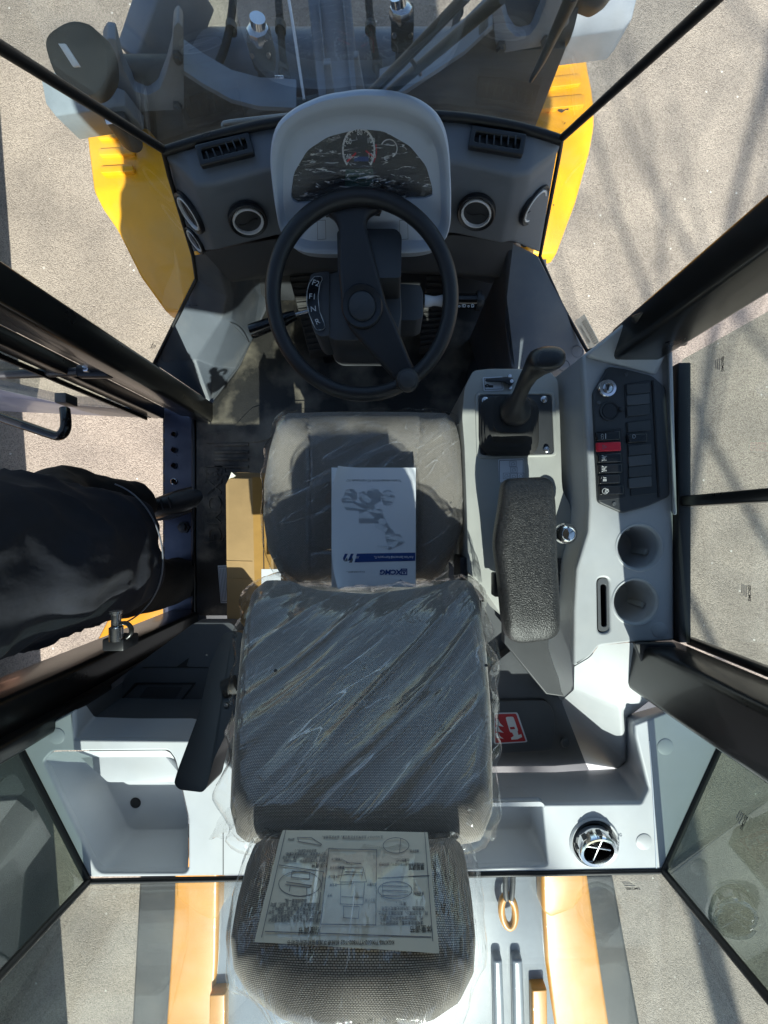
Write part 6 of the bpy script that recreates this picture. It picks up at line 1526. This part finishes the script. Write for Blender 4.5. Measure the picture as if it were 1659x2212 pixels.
# face: nose, ears, eyes, mouth
fx = hx0 + .165
for s in (-1, 1):
    tube('eye', [V((fx - .012, hy0 + s * .032, 2.93)), V((fx - .004, hy0 + s * .032, 2.93))], .010, 'ink_black', bod)
    tube('ear', [V((hx0 + .075, hy0 + s * .088, 2.90)), V((hx0 + .07, hy0 + s * .098, 2.925)), V((hx0 + .075, hy0 + s * .088, 2.945))], .012, 'skin', bod)
tube('nose', [V((fx - .012, hy0, 2.935)), V((fx + .012, hy0, 2.90)), V((fx - .010, hy0, 2.89))], [.007, .013, .009], 'skin', bod)
tube('mouth', [V((fx - .022, hy0 - .024, 2.862)), V((fx - .012, hy0, 2.860)), V((fx - .022, hy0 + .024, 2.862))], .006, 'sign_red', bod)
# trousers
T2 = [(V((hx0, hy0, 2.19)), (.145, .175)), (V((hx0, hy0, 2.10)), (.14, .175)), (V((hx0, hy0 - .10, 2.06)), .112), (V((hx0 + .01, hy0 - .13, 1.70)), .092), (V((hx0 - .03, hy0 - .12, 1.35)), .078),
      (V((hx0, hy0 + .09, 2.07)), .112), (V((-1.00, .09, 2.00)), .095), (V((-.915, .07, 1.80)), .080), (V((-.885, .065, 1.675)), .070)]
def fold(c):
    n = noise.noise(c * 14) * .010 + noise.noise(c * 34 + V((3, 1, 2))) * .005
    return c + V((n, n * .7, n * .5))
skin('jeans', T2, [(0, 1), (1, 2), (2, 3), (3, 4), (1, 5), (5, 6), (6, 7), (7, 8)], 'black_denim', per, 1, 3, fold)
# sweatshirt: torso shell and two sleeves
prm = ((2.00, .120, .150, .0), (1.985, .150, .180, .005), (2.00, .166, .196, .01), (2.03, .170, .2, .011), (2.06, .172, .202, .012), (2.11, .176, .206, .014), (2.22, .179, .206, .016), (2.28, .176, .202, .018), (2.35, .17, .203, .019), (2.42, .166, .205, .02), (2.48, .162, .21, .021), (2.55, .158, .215, .022), (2.65, .128, .205, .028), (2.71, .095, .14, .04), (2.755, .068, .075, .05), (2.775, .060, .064, .052))
rings = []; NRG = 84
for j in range(NRG + 1):
    t_ = j / NRG * (len(prm) - 1); k_ = min(int(t_), len(prm) - 2); u_ = t_ - k_; u_ = u_ * u_ * (3 - 2 * u_) * .5 + u_ * .5
    z, rx, ry, cx = [prm[k_][q] + (prm[k_ + 1][q] - prm[k_][q]) * u_ for q in range(4)]
    rg_ = []
    for i in range(110):
        a_ = 2 * math.pi * i / 110; ca, sa = math.cos(a_), math.sin(a_)
        c = V((hx0 + cx + rx * .95 * ca, hy0 + ry * .90 * sa, z + (.012 * math.sin(2 * a_ + .6) - .02 * ca) * max(0, min(1, (2.16 - z) / .12))))
        k = 1.0 if z < 2.6 else .4
        n = noise.noise(V((c.x * 6, c.y * 8, c.z * 5))) * .026
        r1 = 1 - abs(noise.noise(V((c.x * 9 + c.z * 5, c.y * 11 - c.z * 4, c.z * 9)))) * 2.0
        n += max(0, r1) ** 2 * .014 + noise.noise(V((c.x * 30, c.y * 30, c.z * 24))) * .0025
        rg_.append(c + V((ca, sa, 0)) * n * k)
    rings.append(rg_)
sw = loft('sweatshirt', rings, 'navy_knit', per, True, True, smooth=80)
tube('sleeve', [V((hx0 + .03, hy0 - .13, 2.64)), V((hx0 + .02, hy0 - .21, 2.62)), V((hx0 - .07, hy0 - .25, 2.50)), V((hx0 - .13, hy0 - .265, 2.42)), V((hx0 - .17, hy0 - .21, 2.32)), V((hx0 - .195, hy0 - .165, 2.235))], [.10, .092, .082, .080, .066, .052], 'navy_knit', sw, 8)
tube('sleeve', [V((hx0 + .03, hy0 + .13, 2.64)), V((hx0 + .05, hy0 + .21, 2.69)), V((hx0 + .28, hy0 + .24, 2.86)), V((-.40, .10, 2.99)), V((-.30, .072, 3.09))], [.10, .09, .075, .06, .048], 'navy_knit', sw, 8)
st_ = [V((hx0 + .012 + .176 * math.cos(a), hy0 + .206 * math.sin(a), 2.035 - .02 * math.cos(a) + .012 * math.sin(2 * a + .6))) for a in [-1.3 + i * 2.6 / 24 for i in range(25)]]
tube('hem_stitch', st_, .0022, 'ink_mid', sw, 3)
# shoes
def shoe(c, d, nm='shoe'):
    d = V(d).normalized(); s = V((-d.y, d.x, 0)); rings = []
    for t, w, h in ((-.085, .020, .055), (-.075, .034, .075), (-.03, .037, .085), (.03, .040, .072), (.09, .046, .055), (.14, .044, .045), (.175, .030, .036), (.185, .012, .028)):
        q = c + d * t; rings.append([q + s * w * math.cos(a) + V((0, 0, max(0, h * (.5 + .5 * math.sin(a)) ))) for a in [i * 2 * math.pi / 20 for i in range(20)]])
    o = loft(nm, rings, 'shoe_leather', per, smooth=60)
    sl = [c + d * (.05 + .14 * math.cos(a)) + s * .048 * math.sin(a) + V((0, 0, .006)) for a in [i * 2 * math.pi / 24 for i in range(24)]]
    prism('sole', [p + V((0, 0, .012)) for p in sl], [p - V((0, 0, .005)) for p in sl], 'black_rubber', o)
    for k in range(3):
        p = c + d * (.02 + .025 * k) + V((0, 0, .082 - .006 * k)); tube('lace', [p - s * .02, p + V((0, 0, .005)), p + s * .02], .003, 'ink_black', o, 3)
    return o
shoe(V((-.885, .055, Z(1.486))), (.95, .30, 0)); shoe(V((-.90, -.215, Z(1.828))), (1, 0, 0))
